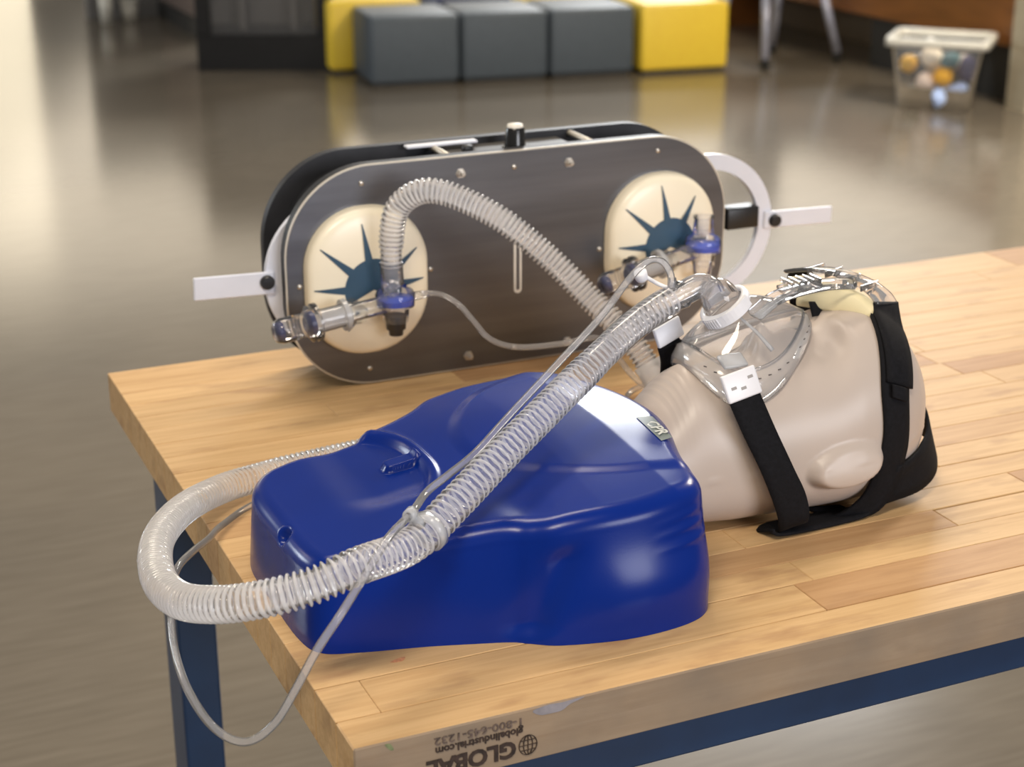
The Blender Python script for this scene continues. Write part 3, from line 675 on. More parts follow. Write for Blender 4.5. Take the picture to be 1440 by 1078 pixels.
link_bm('pressure_port', lathe([(0, 0.0042), (0.003, 0.0042), (0.0032, 0.0034), (0.012, 0.0032)], (0.3860, 0.2500, 0.2160), (-0.05, 0, 1), 16), M['clear'], mask)
cw = link_bm('port_plug', lathe([(0, 0.0), (0, 0.0052), (0.002, 0.0058), (0.008, 0.0058), (0.0095, 0.0045), (0.0095, 0)], (0.3660, 0.2700, 0.2245), (-0.4, -0.35, 0.85), 20), M['white'], mask); cw['label'] = 'small white port plug'
link_bm('plug_tether', sweep(resample([(0.3680, 0.2690, 0.2270), (0.3760, 0.2600, 0.2215), (0.3840, 0.2520, 0.2180)], count=8)[0], 0.0019, 8), M['white'], cw)
# white clips
def clip(c, u, v, nrm, w_, h_, name='strap_clip', slots=True):
    u, v, nrm = Vector(u).normalized(), Vector(v).normalized(), Vector(nrm).normalized()
    m4 = Matrix((u, v, nrm)).transposed().to_4x4(); m4.translation = Vector(c)
    bm = boxm((0, 0, 0), (w_, h_, 0.0045), bev=0.0016, seg=3)
    for vv in bm.verts: vv.co.y += 0.9 * vv.co.x ** 2 * 6
    bmesh.ops.transform(bm, matrix=m4, verts=bm.verts)
    c_ = link_bm(name, bm, M['white'], mask)
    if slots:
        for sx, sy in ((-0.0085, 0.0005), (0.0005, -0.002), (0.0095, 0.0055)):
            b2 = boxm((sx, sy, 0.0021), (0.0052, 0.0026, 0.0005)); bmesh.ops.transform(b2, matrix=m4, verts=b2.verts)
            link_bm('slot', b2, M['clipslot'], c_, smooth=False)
    return c_
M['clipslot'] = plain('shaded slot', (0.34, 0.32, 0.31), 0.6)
a_, b_, c_, d_ = [Vector(p) for p in ((0.402, 0.195, 0.1527), (0.4336, 0.195, 0.1591), (0.4442, 0.190, 0.1317), (0.4079, 0.185, 0.1272))]
cu_ = (b_ - a_).normalized(); cv_ = (a_ - d_); cn = cu_.cross(cv_).normalized(); cv_ = cn.cross(cu_)
if cn.y > 0: cn = -cn; cv_ = -cv_
if cv_.z < 0: cv_ = -cv_; cu_ = -cu_ if cu_.x < 0 else cu_
clip((a_ + b_ + c_ + d_) / 4 + cn * 0.003, cu_, cv_, cu_.cross(cv_), 0.0335, 0.0250)
clip((0.4020, 0.283, 0.1655), (0.95, 0.1, 0.33), (-0.2, 0.3, 0.9), (0, 1, -0.3), 0.0290, 0.018, 'far_strap_clip', False)
link_bm('clip_arm', boxm((0.423, 0.207, 0.1605), (0.024, 0.016, 0.004), bev=0.0015, tilt=Matrix.Rotation(0.45, 4, 'X')), M['milky'], mask)
# forehead support: clear T arm, bracket and pads
def slab(pts, wdir, wd, th, mat, name, parent=mask, n=8):
    A, _ = resample(catmull(pts, n), count=len(pts) * n); wv = np.array(wdir, float); wv /= np.linalg.norm(wv)
    T = np.gradient(A, axis=0); T /= np.linalg.norm(T, axis=1)[:, None]; ring = []
    for p, t_ in zip(A, T):
        nn_ = np.cross(t_, wv); nn_ /= np.linalg.norm(nn_)
        r_ = []
        for k in range(12):
            a = 2 * PI * k / 12; r_.append(p + wv * wd / 2 * math.copysign(abs(math.cos(a)) ** 0.5, math.cos(a)) + nn_ * th / 2 * math.copysign(abs(math.sin(a)) ** 0.5, math.sin(a)))
        ring.append(r_)
    bm = grid_bm(np.array(ring), closed_v=True); bm.verts.ensure_lookup_table(); m = len(A)
    bm.faces.new([bm.verts[j] for j in range(12)]); bm.faces.new([bm.verts[(m - 1) * 12 + j] for j in range(12)][::-1])
    bmesh.ops.recalc_face_normals(bm, faces=bm.faces)
    return link_bm(name, bm, mat, parent)
arm = slab([(0.470, 0.25, 0.183), (0.492, 0.25, 0.1965), (0.520, 0.25, 0.2015), (0.548, 0.25, 0.2025), (0.572, 0.25, 0.2000)], (0, 1, 0), 0.020, 0.008, M['clear'], 'forehead_arm')
slab([(0.498, 0.246, 0.203), (0.512, 0.246, 0.2065), (0.530, 0.246, 0.2070)], (0, 1, 0), 0.026, 0.007, M['clear'], 'slide_adjuster', arm)
for k in range(5): link_bm('ratchet_tooth', boxm((0.500 + 0.0075 * k, 0.246, 0.2115), (0.003, 0.020, 0.004), bev=0.001, seg=1), M['clear'], arm, smooth=False)
brk = slab([(0.6035, 0.236, 0.1800), (0.5990, 0.243, 0.1895), (0.5885, 0.256, 0.1985), (0.5750, 0.275, 0.2035), (0.5640, 0.296, 0.2025), (0.5560, 0.318, 0.1960)], (0.93, 0.1, -0.1), 0.027, 0.0045, M['clear'], 'forehead_bracket')
for k in range(4): 
    f = (0.246 + 0.017 * k); link_bm('bracket_rib', boxm((0.5900 - 0.008 * k, f, 0.1965 + 0.003 * min(k, 2)), (0.026, 0.0022, 0.006), rot=0.3, bev=0.0008, seg=1), M['clear'], brk, smooth=False)
pd_ = slab([(0.5870, 0.232, 0.1600), (0.5840, 0.243, 0.1720), (0.5720, 0.258, 0.1810), (0.5560, 0.272, 0.1845), (0.5430, 0.283, 0.1860)], (0.85, 0.5, -0.2), 0.025, 0.026, M['cream'], 'forehead_pad'); pd_['label'] = 'cream foam forehead pad'
slab([(0.553, 0.300, 0.1915), (0.556, 0.315, 0.1850), (0.560, 0.326, 0.172)], (0.93, 0.1, -0.1), 0.022, 0.010, M['cream'], 'forehead_pad')

# ------------------------------------------------------------------ corrugated hose
H1 = [(0.2735, 0.6490, 0.1215), (0.2721, 0.6500, 0.1262), (0.2717, 0.6500, 0.1693), (0.2755, 0.6450, 0.2047), (0.2873, 0.6350, 0.2233), (0.3054, 0.6200, 0.2316), (0.3328, 0.6000, 0.2243), (0.3677, 0.5700, 0.2035), (0.4064, 0.5400, 0.1666), (0.4371, 0.5100, 0.1290), (0.4608, 0.4750, 0.0978), (0.4771, 0.4500, 0.0649), (0.4800, 0.4350, 0.0360), (0.4650, 0.4350, 0.0180)]
H2 = [(0.40, 0.455, 0.0145), (0.30, 0.470, 0.0145), (0.20, 0.480, 0.0145), (0.1077, 0.4700, 0.0145), (0.0711, 0.4610, 0.0150), (0.0217, 0.4352, 0.0200), (-0.0285, 0.3744, 0.0330), (-0.0674, 0.2908, 0.0480), (-0.0868, 0.2024, 0.0600), (-0.0857, 0.1395, 0.0700), (-0.0684, 0.1010, 0.0800), (-0.0409, 0.0759, 0.0900), (-0.0066, 0.0620, 0.1000), (0.0281, 0.0640, 0.1075), (0.0826, 0.0950, 0.1009), (0.1273, 0.1200, 0.1154), (0.1761, 0.1500, 0.1327), (0.2270, 0.1800, 0.1500), (0.2801, 0.2100, 0.1691), (0.3327, 0.2350, 0.1905), (0.3640, 0.2460, 0.2015), (0.3850, 0.2490, 0.2090)]
def hose():
    path, s = resample(catmull(H1 + H2, 14), step=0.00068)
    A = np.array(H1[-2]); tot = s[-1]
    def s_of(p): return s[np.argmin(((path - np.array(p)) ** 2).sum(1))]
    sA, sB, sC, sD, sE = s_of(H1[9]), s_of(H1[11]), s_of(H2[0]), s_of(H2[-2]), s_of(H2[-1])
    s0 = s_of(H1[2])
    # ridge pitch: closer on the outer loop, wider where the hose is stretched
    sl0, sl1, sl2 = s_of(H2[6]), s_of(H2[10]), s_of(H2[13])
    pitch = np.interp(s, [0, sl0, sl1, sl2, s_of(H2[15]), tot], [0.0054, 0.0054, 0.0047, 0.0058, 0.0066, 0.0058])
    ph = np.cumsum(np.gradient(s) / pitch) * 2 * PI
    amp = np.interp(s, [0, 0.008, s0 * 0.9, s0, s_of(H1[10]), sB - 0.005, sB + 0.01, sC - 0.03, sC, s_of(H2[-4]), s_of(H2[-3]), sE], [0, 0, 0.0006, 0.0016, 0.0016, 0.0010, 0.0, 0.0, 0.0016, 0.0019, 0.0006, 0.0004])
    bulge = (0.5 + 0.5 * np.cos(ph)) ** 0.85; ridge = (np.cos(ph) > 0.1) & (amp > 0.0003)
    r = 0.0107 + amp * 0.9 + amp * (bulge * 2 - 1) 
    r = np.where((s > sB) & (s < sC), 0.0128, r); r = np.where(s > s_of(H2[-3]), r + 0.0006, r)
    t = thing('breathing_hose', (0.03, 0.06, 0), 'long clear corrugated breathing hose looping over the blue torso from ventilator to mask', 'hose')
    link_bm('corrugated_hose', sweep(path, r, 22, False, mi=ridge), [M['hose'], M['hose_ridge']], t)
    # moulded cuff where two lengths join, behind the chin
    m = (s > sB - 0.008) & (s < sB + 0.045); pc = path[m][::3]
    link_bm('hose_cuff', sweep(pc, np.interp(np.linspace(0, 1, len(pc)), [0, .08, .12, 1], [0.0150, 0.0150, 0.0142, 0.0128]), 24, False), M['milky'], t)
    m = (s < s0 * 0.62); pc = path[m][::4]
    link_bm('hose_cuff', sweep(pc, np.interp(np.linspace(0, 1, len(pc)), [0, .9, 1], [0.0128, 0.0122, 0.0128]), 24, False), M['clear'], t)
    # printed-through inner seam line along the smooth cuff at the mask end
    m = (s > s_of(H2[-4]) + 0.01); pc = path[m][::4]
    link_bm('hose_cuff', sweep(pc, 0.0133, 24, False), M['clear'], t)
    return t, path, s
hose_t, HP, HS = hose()
# tube clip on the hose
i0 = int(np.argmin(((HP - np.array((0.0990, 0.1040, 0.1055))) ** 2).sum(1)))
tg = HP[i0 + 12] - HP[i0 - 12]; tg /= np.linalg.norm(tg)
ck = thing('tube_clip', tuple(HP[i0]), 'milky plastic clip ring holding the thin tube to the corrugated hose over the torso', 'clip')
link_bm('hose_ring', lathe([(-0.0035, 0.0138), (-0.0035, 0.0160), (0.0035, 0.0160), (0.0035, 0.0138), (-0.0035, 0.0138)], HP[i0], tg, 32), M['milky'], ck)
TBP = [(0.3840, 0.2500, 0.2190), (0.3832, 0.2500, 0.2322), (0.3737, 0.2500, 0.2448), (0.3571, 0.2450, 0.2474), (0.3376, 0.2400, 0.2360), (0.3060, 0.2300, 0.2096), (0.2626, 0.2150, 0.1825), (0.2062, 0.1900, 0.1529), (0.1642, 0.1650, 0.1351), (0.1317, 0.1450, 0.1285), (0.1081, 0.1300, 0.1244), (0.0839, 0.1000, 0.1236), (0.0560, 0.0750, 0.1190), (0.0260, 0.0480, 0.1035), (0.0050, 0.0330, 0.0890), (-0.0145, 0.0300, 0.0663), (-0.0312, 0.0300, 0.0392), (-0.0465, 0.0350, 0.0128), (-0.0652, 0.0450, -0.0026), (-0.0816, 0.0700, -0.0004), (-0.0884, 0.1200, 0.0077), (-0.0857, 0.1700, 0.0205), (-0.0743, 0.2200, 0.0330), (-0.0595, 0.2600, 0.0350), (-0.0377, 0.3000, 0.0280), (-0.0144, 0.3400, 0.0180), (0.010, 0.385, 0.0080), (0.06, 0.430, 0.0040), (0.16, 0.452, 0.0040), (0.30, 0.446, 0.0040), (0.40, 0.432, 0.0040), (0.455, 0.475, 0.004), (0.500, 0.537, 0.0065), (0.5300, 0.5370, 0.0120), (0.5330, 0.5050, 0.0180), (0.5150, 0.4900, 0.0200), (0.4980, 0.5150, 0.0280), (0.4850, 0.5400, 0.0500), (0.4664, 0.5500, 0.0700), (0.4292, 0.5600, 0.0658), (0.3838, 0.5700, 0.0651), (0.3553, 0.5800, 0.0747), (0.3393, 0.5900, 0.0952), (0.3274, 0.6000, 0.1112), (0.3153, 0.6200, 0.1181), (0.3020, 0.6400, 0.1150)]
pp, _ = resample(catmull(TBP, 10), step=0.003)
tubeo = link_bm('sensing_tube', sweep(pp, 0.00315, 12, False), M['tube'], loc=(0.0, 0.05, 0.0))
tag(tubeo, 'thin clear sensing tube running from mask elbow over the torso and hanging off the bench', 'tube')
j0 = int(np.argmin(((pp - np.array((0.0839, 0.1000, 0.1236))) ** 2).sum(1))); tt = pp[j0 + 2] - pp[j0 - 2]
link_bm('tube_grip', lathe([(-0.004, 0.0034), (-0.004, 0.0050), (0.004, 0.0050), (0.004, 0.0034)], pp[j0], tt, 20), M['milky'], ck)
mid = (HP[i0] + pp[j0]) / 2; dv = pp[j0] - HP[i0]
link_bm('clip_web', sweep(resample([tuple(HP[i0] + dv * 0.45), tuple(pp[j0] - dv * 0.08)], count=4)[0], [0.0055, 0.0042, 0.0036, 0.0032], 12), M['milky'], ck)

# ------------------------------------------------------------------ bag-squeezing ventilator
vent = thing('ventilator', (0.437, 0.76, 0), 'rounded stainless steel ventilator with two white covers standing at the back of the bench', 'ventilator')
VX, VZ, YF, YB = 0.4375, 0.1245, 0.695, 0.775
front = rrect(VX, VZ, 0.2695, 0.1235, 0.098, 20)
fp = link_bm('front_plate', plate_xz(rrect(VX, VZ, 0.2675, 0.1215, 0.097, 20), YF, YF + 0.001), M['steel'], vent, smooth=False)
link_bm('plate_edge', plate_xz(rrect(VX, VZ, 0.2692, 0.1232, 0.098, 20), YF + 0.0008, YF + 0.0030), M['steel_rim'], vent, smooth=False)
link_bm('front_frame', plate_xz(rrect(VX, VZ, 0.2685, 0.1225, 0.098, 20), YF + 0.0030, YF + 0.018), M['steel_dark'], vent, smooth=False)
link_bm('housing', plate_xz(rrect(VX, VZ, 0.250, 0.105, 0.085, 20), YF + 0.018, YB), M['steel_dark'], vent, smooth=False)
link_bm('back_plate', plate_xz(rrect(VX, VZ, 0.2695, 0.1235, 0.098, 20), YB, YB + 0.012), M['steel_dark'], vent, smooth=False)
# top deck with knob, spacers and switch
link_bm('top_deck', boxm((0.4475, 0.741, 0.2375), (0.150, 0.066, 0.006), bev=0.001, seg=1), M['deck'], vent, smooth=False)
for sx in (0.365, 0.540): link_bm('spacer_bar', sweep(resample([(sx, YF + 0.015, 0.243), (sx - 0.0, YB, 0.243)], count=3)[0], 0.0035, 12), M['steel_rim'], vent)
kb = link_bm('knob', lathe([(0, 0), (0, 0.0150), (0.004, 0.0150), (0.004, 0.0122), (0.006, 0.0118), (0.0235, 0.0108), (0.0255, 0.0095), (0.0255, 0)], (0.4500, 0.728, 0.2405), (0, 0, 1), 28), M['blackgloss'], vent, autosmooth=40)
link_bm('knob_cap', lathe([(0, 0.0092), (0.003, 0.0086), (0.0042, 0.0)], (0.4500, 0.728, 0.2660), (0, 0, 1), 24), M['slot'], kb)
link_bm('deck_strip', boxm((0.375, 0.764, 0.2465), (0.085, 0.012, 0.003), bev=0.0008, seg=1), M['bracket'], vent, smooth=False)  # white-blue reflection of a clear plate put into the strip's colour
link_bm('switch', boxm((0.395, 0.735, 0.2445), (0.012, 0.010, 0.009), bev=0.002), M['black'], vent)
# slot
bm = plate_xz(rrect(0.438, 0.1165, 0.0048, 0.0330, 0.0047, 8), YF - 0.0012, YF + 0.0005)
sl = link_bm('slot_trim', bm, M['slot'], vent, smooth=False)
link_bm('slot_opening', plate_xz(rrect(0.438, 0.1165, 0.0019, 0.0290, 0.0018, 6), YF - 0.0016, YF - 0.0008), M['hole'], sl, smooth=False)
def screw(x, z, r=0.0026, big=False):
    if not big:
        link_bm('screw', lathe([(0, r * 1.15), (0.0008, r * 1.15), (0.0016, r * .7), (0.0018, 0)], (x, YF, z), (0, -1, 0), 12), M['screw'], vent)
    else:
        b = link_bm('acorn_nut', lathe([(0, 0.0058), (0.001, 0.0058), (0.001, 0.0044), (0.0045, 0.0044), (0.0045, 0.0026), (0.009, 0.0026), (0.0095, 0.0015), (0.0095, 0)], (x, YF, z), (0, -1, 0), 6), M['screw'], vent, smooth=False)
for x, z in ((0.256, 0.228), (0.434, 0.229), (0.614, 0.231), (0.333, 0.124), (0.183, 0.122), (0.259, 0.019), (0.541, 0.123), (0.434, 0.019), (0.614, 0.019), (0.690, 0.122)): screw(x, z)
for x, z in ((0.370, 0.228), (0.501, 0.228), (0.377, 0.017), (0.501, 0.017)): screw(x, z, big=True)
# moulded white covers with crown print
def cover(cx, cz, cr_x, cr_z, rays):
    n = 64; G = []
    def outline(k): return rrect(cx, cz, 0.0695 * k, 0.0825 * k, 0.066 * k, 15)
    lev = [(1.0, 0.0), (0.995, 0.006), (0.98, 0.0105), (0.95, 0.0138), (0.90, 0.0160), (0.8, 0.0178), (0.65, 0.0195), (0.5, 0.0205), (0.35, 0.0212), (0.2, 0.0216), (0.06, 0.0218)]
    for k, h in lev: G.append([(x, YF - h, z) for x, z in outline(k)])
    G = np.array(G); bm = grid_bm(G, closed_v=True); bm.verts.ensure_lookup_table(); m = G.shape[1]
    bm.faces.new([bm.verts[(len(lev) - 1) * m + j] for j in range(m)]); bmesh.ops.recalc_face_normals(bm, faces=bm.faces)
    c = link_bm('moulded_cover', bm, M['pod'], vent)
    def dep(x, z):
        q = max(abs(x - cx) / 0.0695, abs(z - cz) / 0.0825); q2 = math.hypot((x - cx) / 0.0695, (z - cz) / 0.0825); q = min(1, 0.4 * q + 0.6 * q2)
        return np.interp(q, [0.06, .2, .35, .5, .65, .8, .9, .95, 1], [0.0218, .0216, .0212, .0205, .0195, .0178, .0160, .0138, .0100])
    # half disc
    e0 = cr_x, cr_z; bm = bmesh.new()
    def pv(x, z, lift=0.0007): return bm.verts.new((x, YF - dep(x, z) - lift, z))
    R0 = 0.0325; nr, na = 5, 28; prev = None
    for i in range(nr + 1):
        row = [pv(cr_x + R0 * 1.0 * (i / nr) * math.cos(a), cr_z + R0 * 1.05 * (i / nr) * math.sin(a)) for a in np.linspace(math.radians(-25), math.radians(205), na)]
        if prev:
            for k in range(na - 1): bm.faces.new((prev[k], prev[k + 1], row[k + 1], row[k]))
        prev = row
    bmesh.ops.recalc_face_normals(bm, faces=bm.faces)
    em = link_bm('crown_print', bm, M['emblem'], c)
    for ang, ln in rays:
        bm = bmesh.new(); a = math.radians(ang); d = np.array([math.cos(a), math.sin(a)]); p_ = np.array([-d[1], d[0]]); prev = None
        for i in range(9):
            f = i / 8; r_ = R0 * 0.9 + (ln) * f; wd_ = 0.0042 * (1 - f) ** 1.0 + 0.0005
            o = np.array([cr_x, cr_z]) + d * r_; a1, b1 = o + p_ * wd_, o - p_ * wd_
            def clampv(q): return q
            row = [pv(*a1, 0.0012), pv(*b1, 0.0012)]
            if prev: bm.faces.new((prev[0], prev[1], row[1], row[0]))
            prev = row
        bmesh.ops.recalc_face_normals(bm, faces=bm.faces)
        link_bm('crown_ray', bm, M['emblem'], em, smooth=False) if False else link_bm('crown_ray', bm, M['emblem'], c, smooth=False)
cover(0.2575, 0.122, 0.259, 0.116, [(5, 0.030), (38, 0.036), (98, 0.044), (139, 0.046), (176, 0.036), (236, 0.024)])
cover(0.6170, 0.124, 0.622, 0.122, [(5, 0.022), (60, 0.036), (99, 0.044), (139, 0.046), (176, 0.036)])
# C-shaped side plates with arms and pivots
def cplate(cx, sgn, yc, zc=0.1235, r=0.0900, wd_=0.0185):
    bm = bmesh.new(); out = []; inn = []
    for k in range(33):
        a = math.radians(90 - 180 * k / 32); out.append((cx + sgn * r * math.cos(a) * 1.0, zc + r * math.sin(a))); inn.append((cx + sgn * (r - wd_) * math.cos(a), zc + (r - wd_) * math.sin(a)))
    out = [(cx - sgn * 0.05, zc + r)] + out + [(cx - sgn * 0.05, zc - r)]; inn = [(cx - sgn * 0.05, zc + r - wd_)] + inn + [(cx - sgn * 0.05, zc - r + wd_)]
    if True:
        A = [[bm.verts.new((x, y, z)) for x, z in L] for y in (yc - 0.004, yc + 0.004) for L in (out, inn)]
        o0, i0_, o1, i1_ = A; n = len(o0)
        for k in range(n - 1):
            bm.faces.new((o0[k], o0[k + 1], i0_[k + 1], i0_[k])); bm.faces.new((o1[k], i1_[k], i1_[k + 1], o1[k + 1]))
            bm.faces.new((o0[k], o1[k], o1[k + 1], o0[k + 1])); bm.faces.new((i0_[k], i0_[k + 1], i1_[k + 1], i1_[k]))
        for k in (0, n - 1): bm.faces.new((o0[k], i0_[k], i1_[k], o1[k]))
        bmesh.ops.recalc_face_normals(bm, faces=bm.faces)
    return link_bm('side_plate', bm, M['bracket'], vent, smooth=False)
cplate(0.6980, 1, 0.724); cplate(0.2430, -1, 0.724)
def armplate(x0, x1, za, zb, hw, y):
    ln = x1 - x0; ang = math.atan2(zb - za, ln)
    return link_bm('pivot_arm', boxm(((x0 + x1) / 2, y, (za + zb) / 2), (abs(ln), 0.004, hw * 2), bev=0.0012, seg=1, tilt=Matrix.Rotation(-ang, 4, 'Y')), M['bracket'], vent, smooth=False)
armplate(0.776, 0.873, 0.1265, 0.1235, 0.0105, 0.718); armplate(0.074, 0.162, 0.1265, 0.1235, 0.0125, 0.718)
for x in (0.7895, 0.1535): link_bm('pivot_knob', lathe([(0, 0), (0, 0.0078), (0.004, 0.0078), (0.006, 0.0065), (0.0065, 0)], (x, 0.716, 0.1255), (0, -1, 0), 28), M['black'], vent, autosmooth=40)
bl = link_bm('slider_block', boxm((0.742, 0.722, 0.1340), (0.044, 0.024, 0.026), bev=0.002), M['black'], vent)
bm = bmesh.new(); sweep([(0.66, 0.730, 0.128), (0.79, 0.730, 0.128)], 0.004, 12, True, bm); link_bm('slide_rod', bm, M['screw'], vent)

# ------------------------------------------------------------------ breathing valves
def valve(name, ox, oz, yv, label, rot_deg, top_port, cap):
    """ox,oz: centre of the round diaphragm body; side arm points to -x"""
    t = thing(name, (ox, yv, oz), label, 'valve', 'clear breathing valves on the ventilator covers')
    O = Vector((ox, yv, oz)); d = Vector((-math.cos(math.radians(rot_deg)), -0.05, -math.sin(math.radians(rot_deg)))).normalized()
    link_bm('valve_body', lathe([(-0.022, 0.0135), (-0.012, 0.0145), (-0.005, 0.0150), (-0.004, 0.0205), (0.0085, 0.0215), (0.012, 0.0195), (0.0135, 0.0135), (0.018, 0.0125)], O, (0, 0, 1), 36), M['clear'], t, autosmooth=40)
    dsk = link_bm('diaphragm', lathe([(-0.002, 0.0), (-0.002, 0.0195), (0.0040, 0.0200), (0.0040, 0.0150), (0.0060, 0.0120), (0.0060, 0.0)], O, (0, 0, 1), 32), M['blue_disc'], t, autosmooth=40); dsk['label'] = 'blue silicone diaphragm'
    if top_port: link_bm('top_port', lathe([(0.016, 0.0125), (0.034, 0.0112), (0.035, 0.0122), (0.037, 0.0122), (0.037, 0.0095), (0.016, 0.0095)], O, (0, 0, 1), 28), M['clear'], t, autosmooth=40)
    if cap:
        link_bm('black_cap', lathe([(-0.037, 0), (-0.037, 0.0075), (-0.030, 0.0080), (-0.030, 0.0105), (-0.019, 0.0115), (-0.015, 0.0115), (-0.015, 0)], O, (0, 0, 1), 28), M['smoke'], t, autosmooth=40)
        link_bm('port_nipple', lathe([(0.018, 0.0048), (0.030, 0.0042), (0.034, 0.0042)], O + Vector((0, 0, 0.002)), (1, -0.1, 0.1), 16), M['clear'], t)
    else:
        link_bm('port_nipple', lathe([(-0.036, 0.0), (-0.036, 0.010), (-0.018, 0.0115)], O, (0, 0, 1), 20), M['clear'], t)
    # side arm: barrel, collar, valve flange, threaded nozzle
    link_bm('side_barrel', lathe([(0.010, 0.0098), (0.048, 0.0098), (0.050, 0.0122), (0.088, 0.0126), (0.090, 0.0150)], O, d, 32), M['clear_arm'], t, autosmooth=40)
    link_bm('barrel_liner', lathe([(0.052, 0.0108), (0.088, 0.0108)], O, d, 28), M['milky'], t)
    link_bm('collar', lathe([(0.056, 0.0128), (0.056, 0.0170), (0.061, 0.0170), (0.061, 0.0128)], O, d, 32), M['milky'], t, autosmooth=40)
    link_bm('check_valve', lathe([(0.088, 0.0140), (0.089, 0.0205), (0.0925, 0.0205), (0.093, 0.0185), (0.097, 0.0190), (0.0985, 0.0200), (0.1005, 0.0165), (0.104, 0.0115)], O, d, 36), M['clear'], t, autosmooth=40)
    link_bm('valve_leaf', lathe([(0.0935, 0.0), (0.0935, 0.0130), (0.0985, 0.0130), (0.1030, 0.0085), (0.1030, 0.0)], O, d, 28), M['navy_disc'], t, autosmooth=40)
    prof = []
    for k in range(25): prof.append((0.103 + 0.011 * k / 24, 0.0118 + 0.0014 * (0.5 + 0.5 * math.cos(k / 24 * 2 * PI * 3))))
    link_bm('threaded_neck', lathe(prof, O, d, 32), M['clear'], t)
    link_bm('nozzle', lathe([(0.114, 0.0118), (0.118, 0.0138), (0.130, 0.0136), (0.136, 0.0110), (0.138, 0.0075), (0.138, 0.0)], O, d, 32), M['clear'], t, autosmooth=40)
    link_bm('nozzle_leaf', lathe([(0.128, 0.0), (0.128, 0.0105), (0.1345, 0.0095), (0.1365, 0.0)], O, d, 24), M['navy_disc'], t)
    # stub into the cover
    link_bm('cover_stub', lathe([(0, 0.0105), (YF - yv - 0.016, 0.0105)], O + d * 0.042 + Vector((0, 0, -0.004)), (0, 1, 0), 24), M['clear'], t)
    return t
M['smoke'] = plain('smoky dark plastic', (0.02, 0.018, 0.018), 0.3)
M['clear_arm'] = clear('clear valve plastic', haze=0.14, hazecol=(0.9, 0.88, 0.88))
valve('breathing_valve', 0.274, 0.1075, 0.648, 'clear valve with blue disc and black cap below, on the left white cover', 6.0, False, True)
valve('breathing_valve', 0.653, 0.1230, 0.652, 'clear valve with blue disc and open upright port on the right white cover', 12.0, True, False)

# ------------------------------------------------------------------ background furniture
def stool(name, p, ang, w_, d_, h_, mat, label, group=None):
    """p: front-left floor corner, ang: direction of the front edge"""
    ca, sa = math.cos(ang), math.sin(ang); cx = p[0] + ca * w_ / 2 - sa * d_ / 2; cy = p[1] + sa * w_ / 2 + ca * d_ / 2
    t = thing(name, (cx, cy, FZ), label, 'seat', group)
    link_bm('seat_body', boxm((cx, cy, FZ + 0.015 + (h_ - 0.015) / 2), (w_ - 0.008, d_ - 0.008, h_ - 0.015), rot=ang, bev=0.022, seg=3), M[mat], t, autosmooth=50)
    link_bm('plinth', boxm((cx, cy, FZ + 0.01), (w_ - 0.05, d_ - 0.05, 0.02), rot=ang), M['dark'], t, smooth=False)
    return t
g0 = np.array([2.44, 6.9037]); ga_ = math.atan2(-0.179, 1.373); ud = np.array([math.cos(ga_), math.sin(ga_)]); vd = np.array([-ud[1], ud[0]])
for k, lab in enumerate(('grey cube seat in the front row, next to the yellow seat corner at its left', 'middle grey cube seat of the front row', 'grey cube seat in the front row, touching the big yellow seat at its right')):
    stool('cube_seat', g0 + ud * 0.462 * k, ga_, 0.458, 0.46, 0.345, 'grey_fabric', lab, 'cube seats by the display case')
stool('cube_seat', np.array([3.832, 6.705]), ga_, 0.49, 0.5, 0.355, 'yellow_fabric', 'yellow cube seat at the right end of the front row', 'cube seats by the display case')
b0_ = np.array([2.385, 7.38])
for k, (mt, lab) in enumerate((('yellow_fabric', 'yellow cube seat at the left end of the back row, beside the display case'), ('navy_fabric', 'dark navy cube seat in the back row behind the grey seats'), ('yellow_fabric', 'yellow cube seat in the middle of the back row behind the grey seats'), ('grey_fabric', 'grey cube seat in the back row behind the front yellow seat'))):
    stool('cube_seat', b0_ + ud * (0.50 * k) + vd * (0.02 if k else 0), ga_, 0.49, 0.46, 0.365, mt, lab, 'cube seats by the display case')

# black framed display case
dc = thing('display_case', (2.22, 7.82, FZ), 'black framed glass display case standing left of the yellow seat', 'display case')
a0 = math.atan2(-0.28, 0.62); cu2 = np.array([math.cos(a0), math.sin(a0)]); cv2 = np.array([-cu2[1], cu2[0]]); q0 = np.array([1.79, 7.76]); WD, DP, HH = 0.705, 0.42, 0.84
def dcp(u, v): return q0 + cu2 * u + cv2 * v
def dbox(name, u0, u1, v0, v1, z0, z1, mat, par=dc):
    c = dcp((u0 + u1) / 2, (v0 + v1) / 2); return link_bm(name, boxm((c[0], c[1], FZ + (z0 + z1) / 2), (u1 - u0, v1 - v0, z1 - z0), rot=a0, bev=0.003, seg=1), M[mat], par, smooth=False)
dbox('base', 0, WD, 0, DP, 0, 0.185, 'black')
for u in (0, WD - 0.075): dbox('frame_post', u, u + 0.075, 0, 0.05, 0.185, HH, 'black')
dbox('top', 0, WD, 0, DP, HH, HH + 0.06, 'black'); dbox('back_panel', 0.0, WD, DP - 0.02, DP, 0.185, HH, 'taupe')
for u in (0, WD - 0.01): dbox('side_panel', u, u + 0.01, 0.05, DP, 0.185, HH, 'black')
dbox('glass_pane', 0.075, WD - 0.075, 0.02, 0.026, 0.185, HH, 'bin')
for u in (0.20, 0.47): dbox('shelf_divider', u, u + 0.03, 0.18, 0.40, 0.185, 0.8, 'taupe')

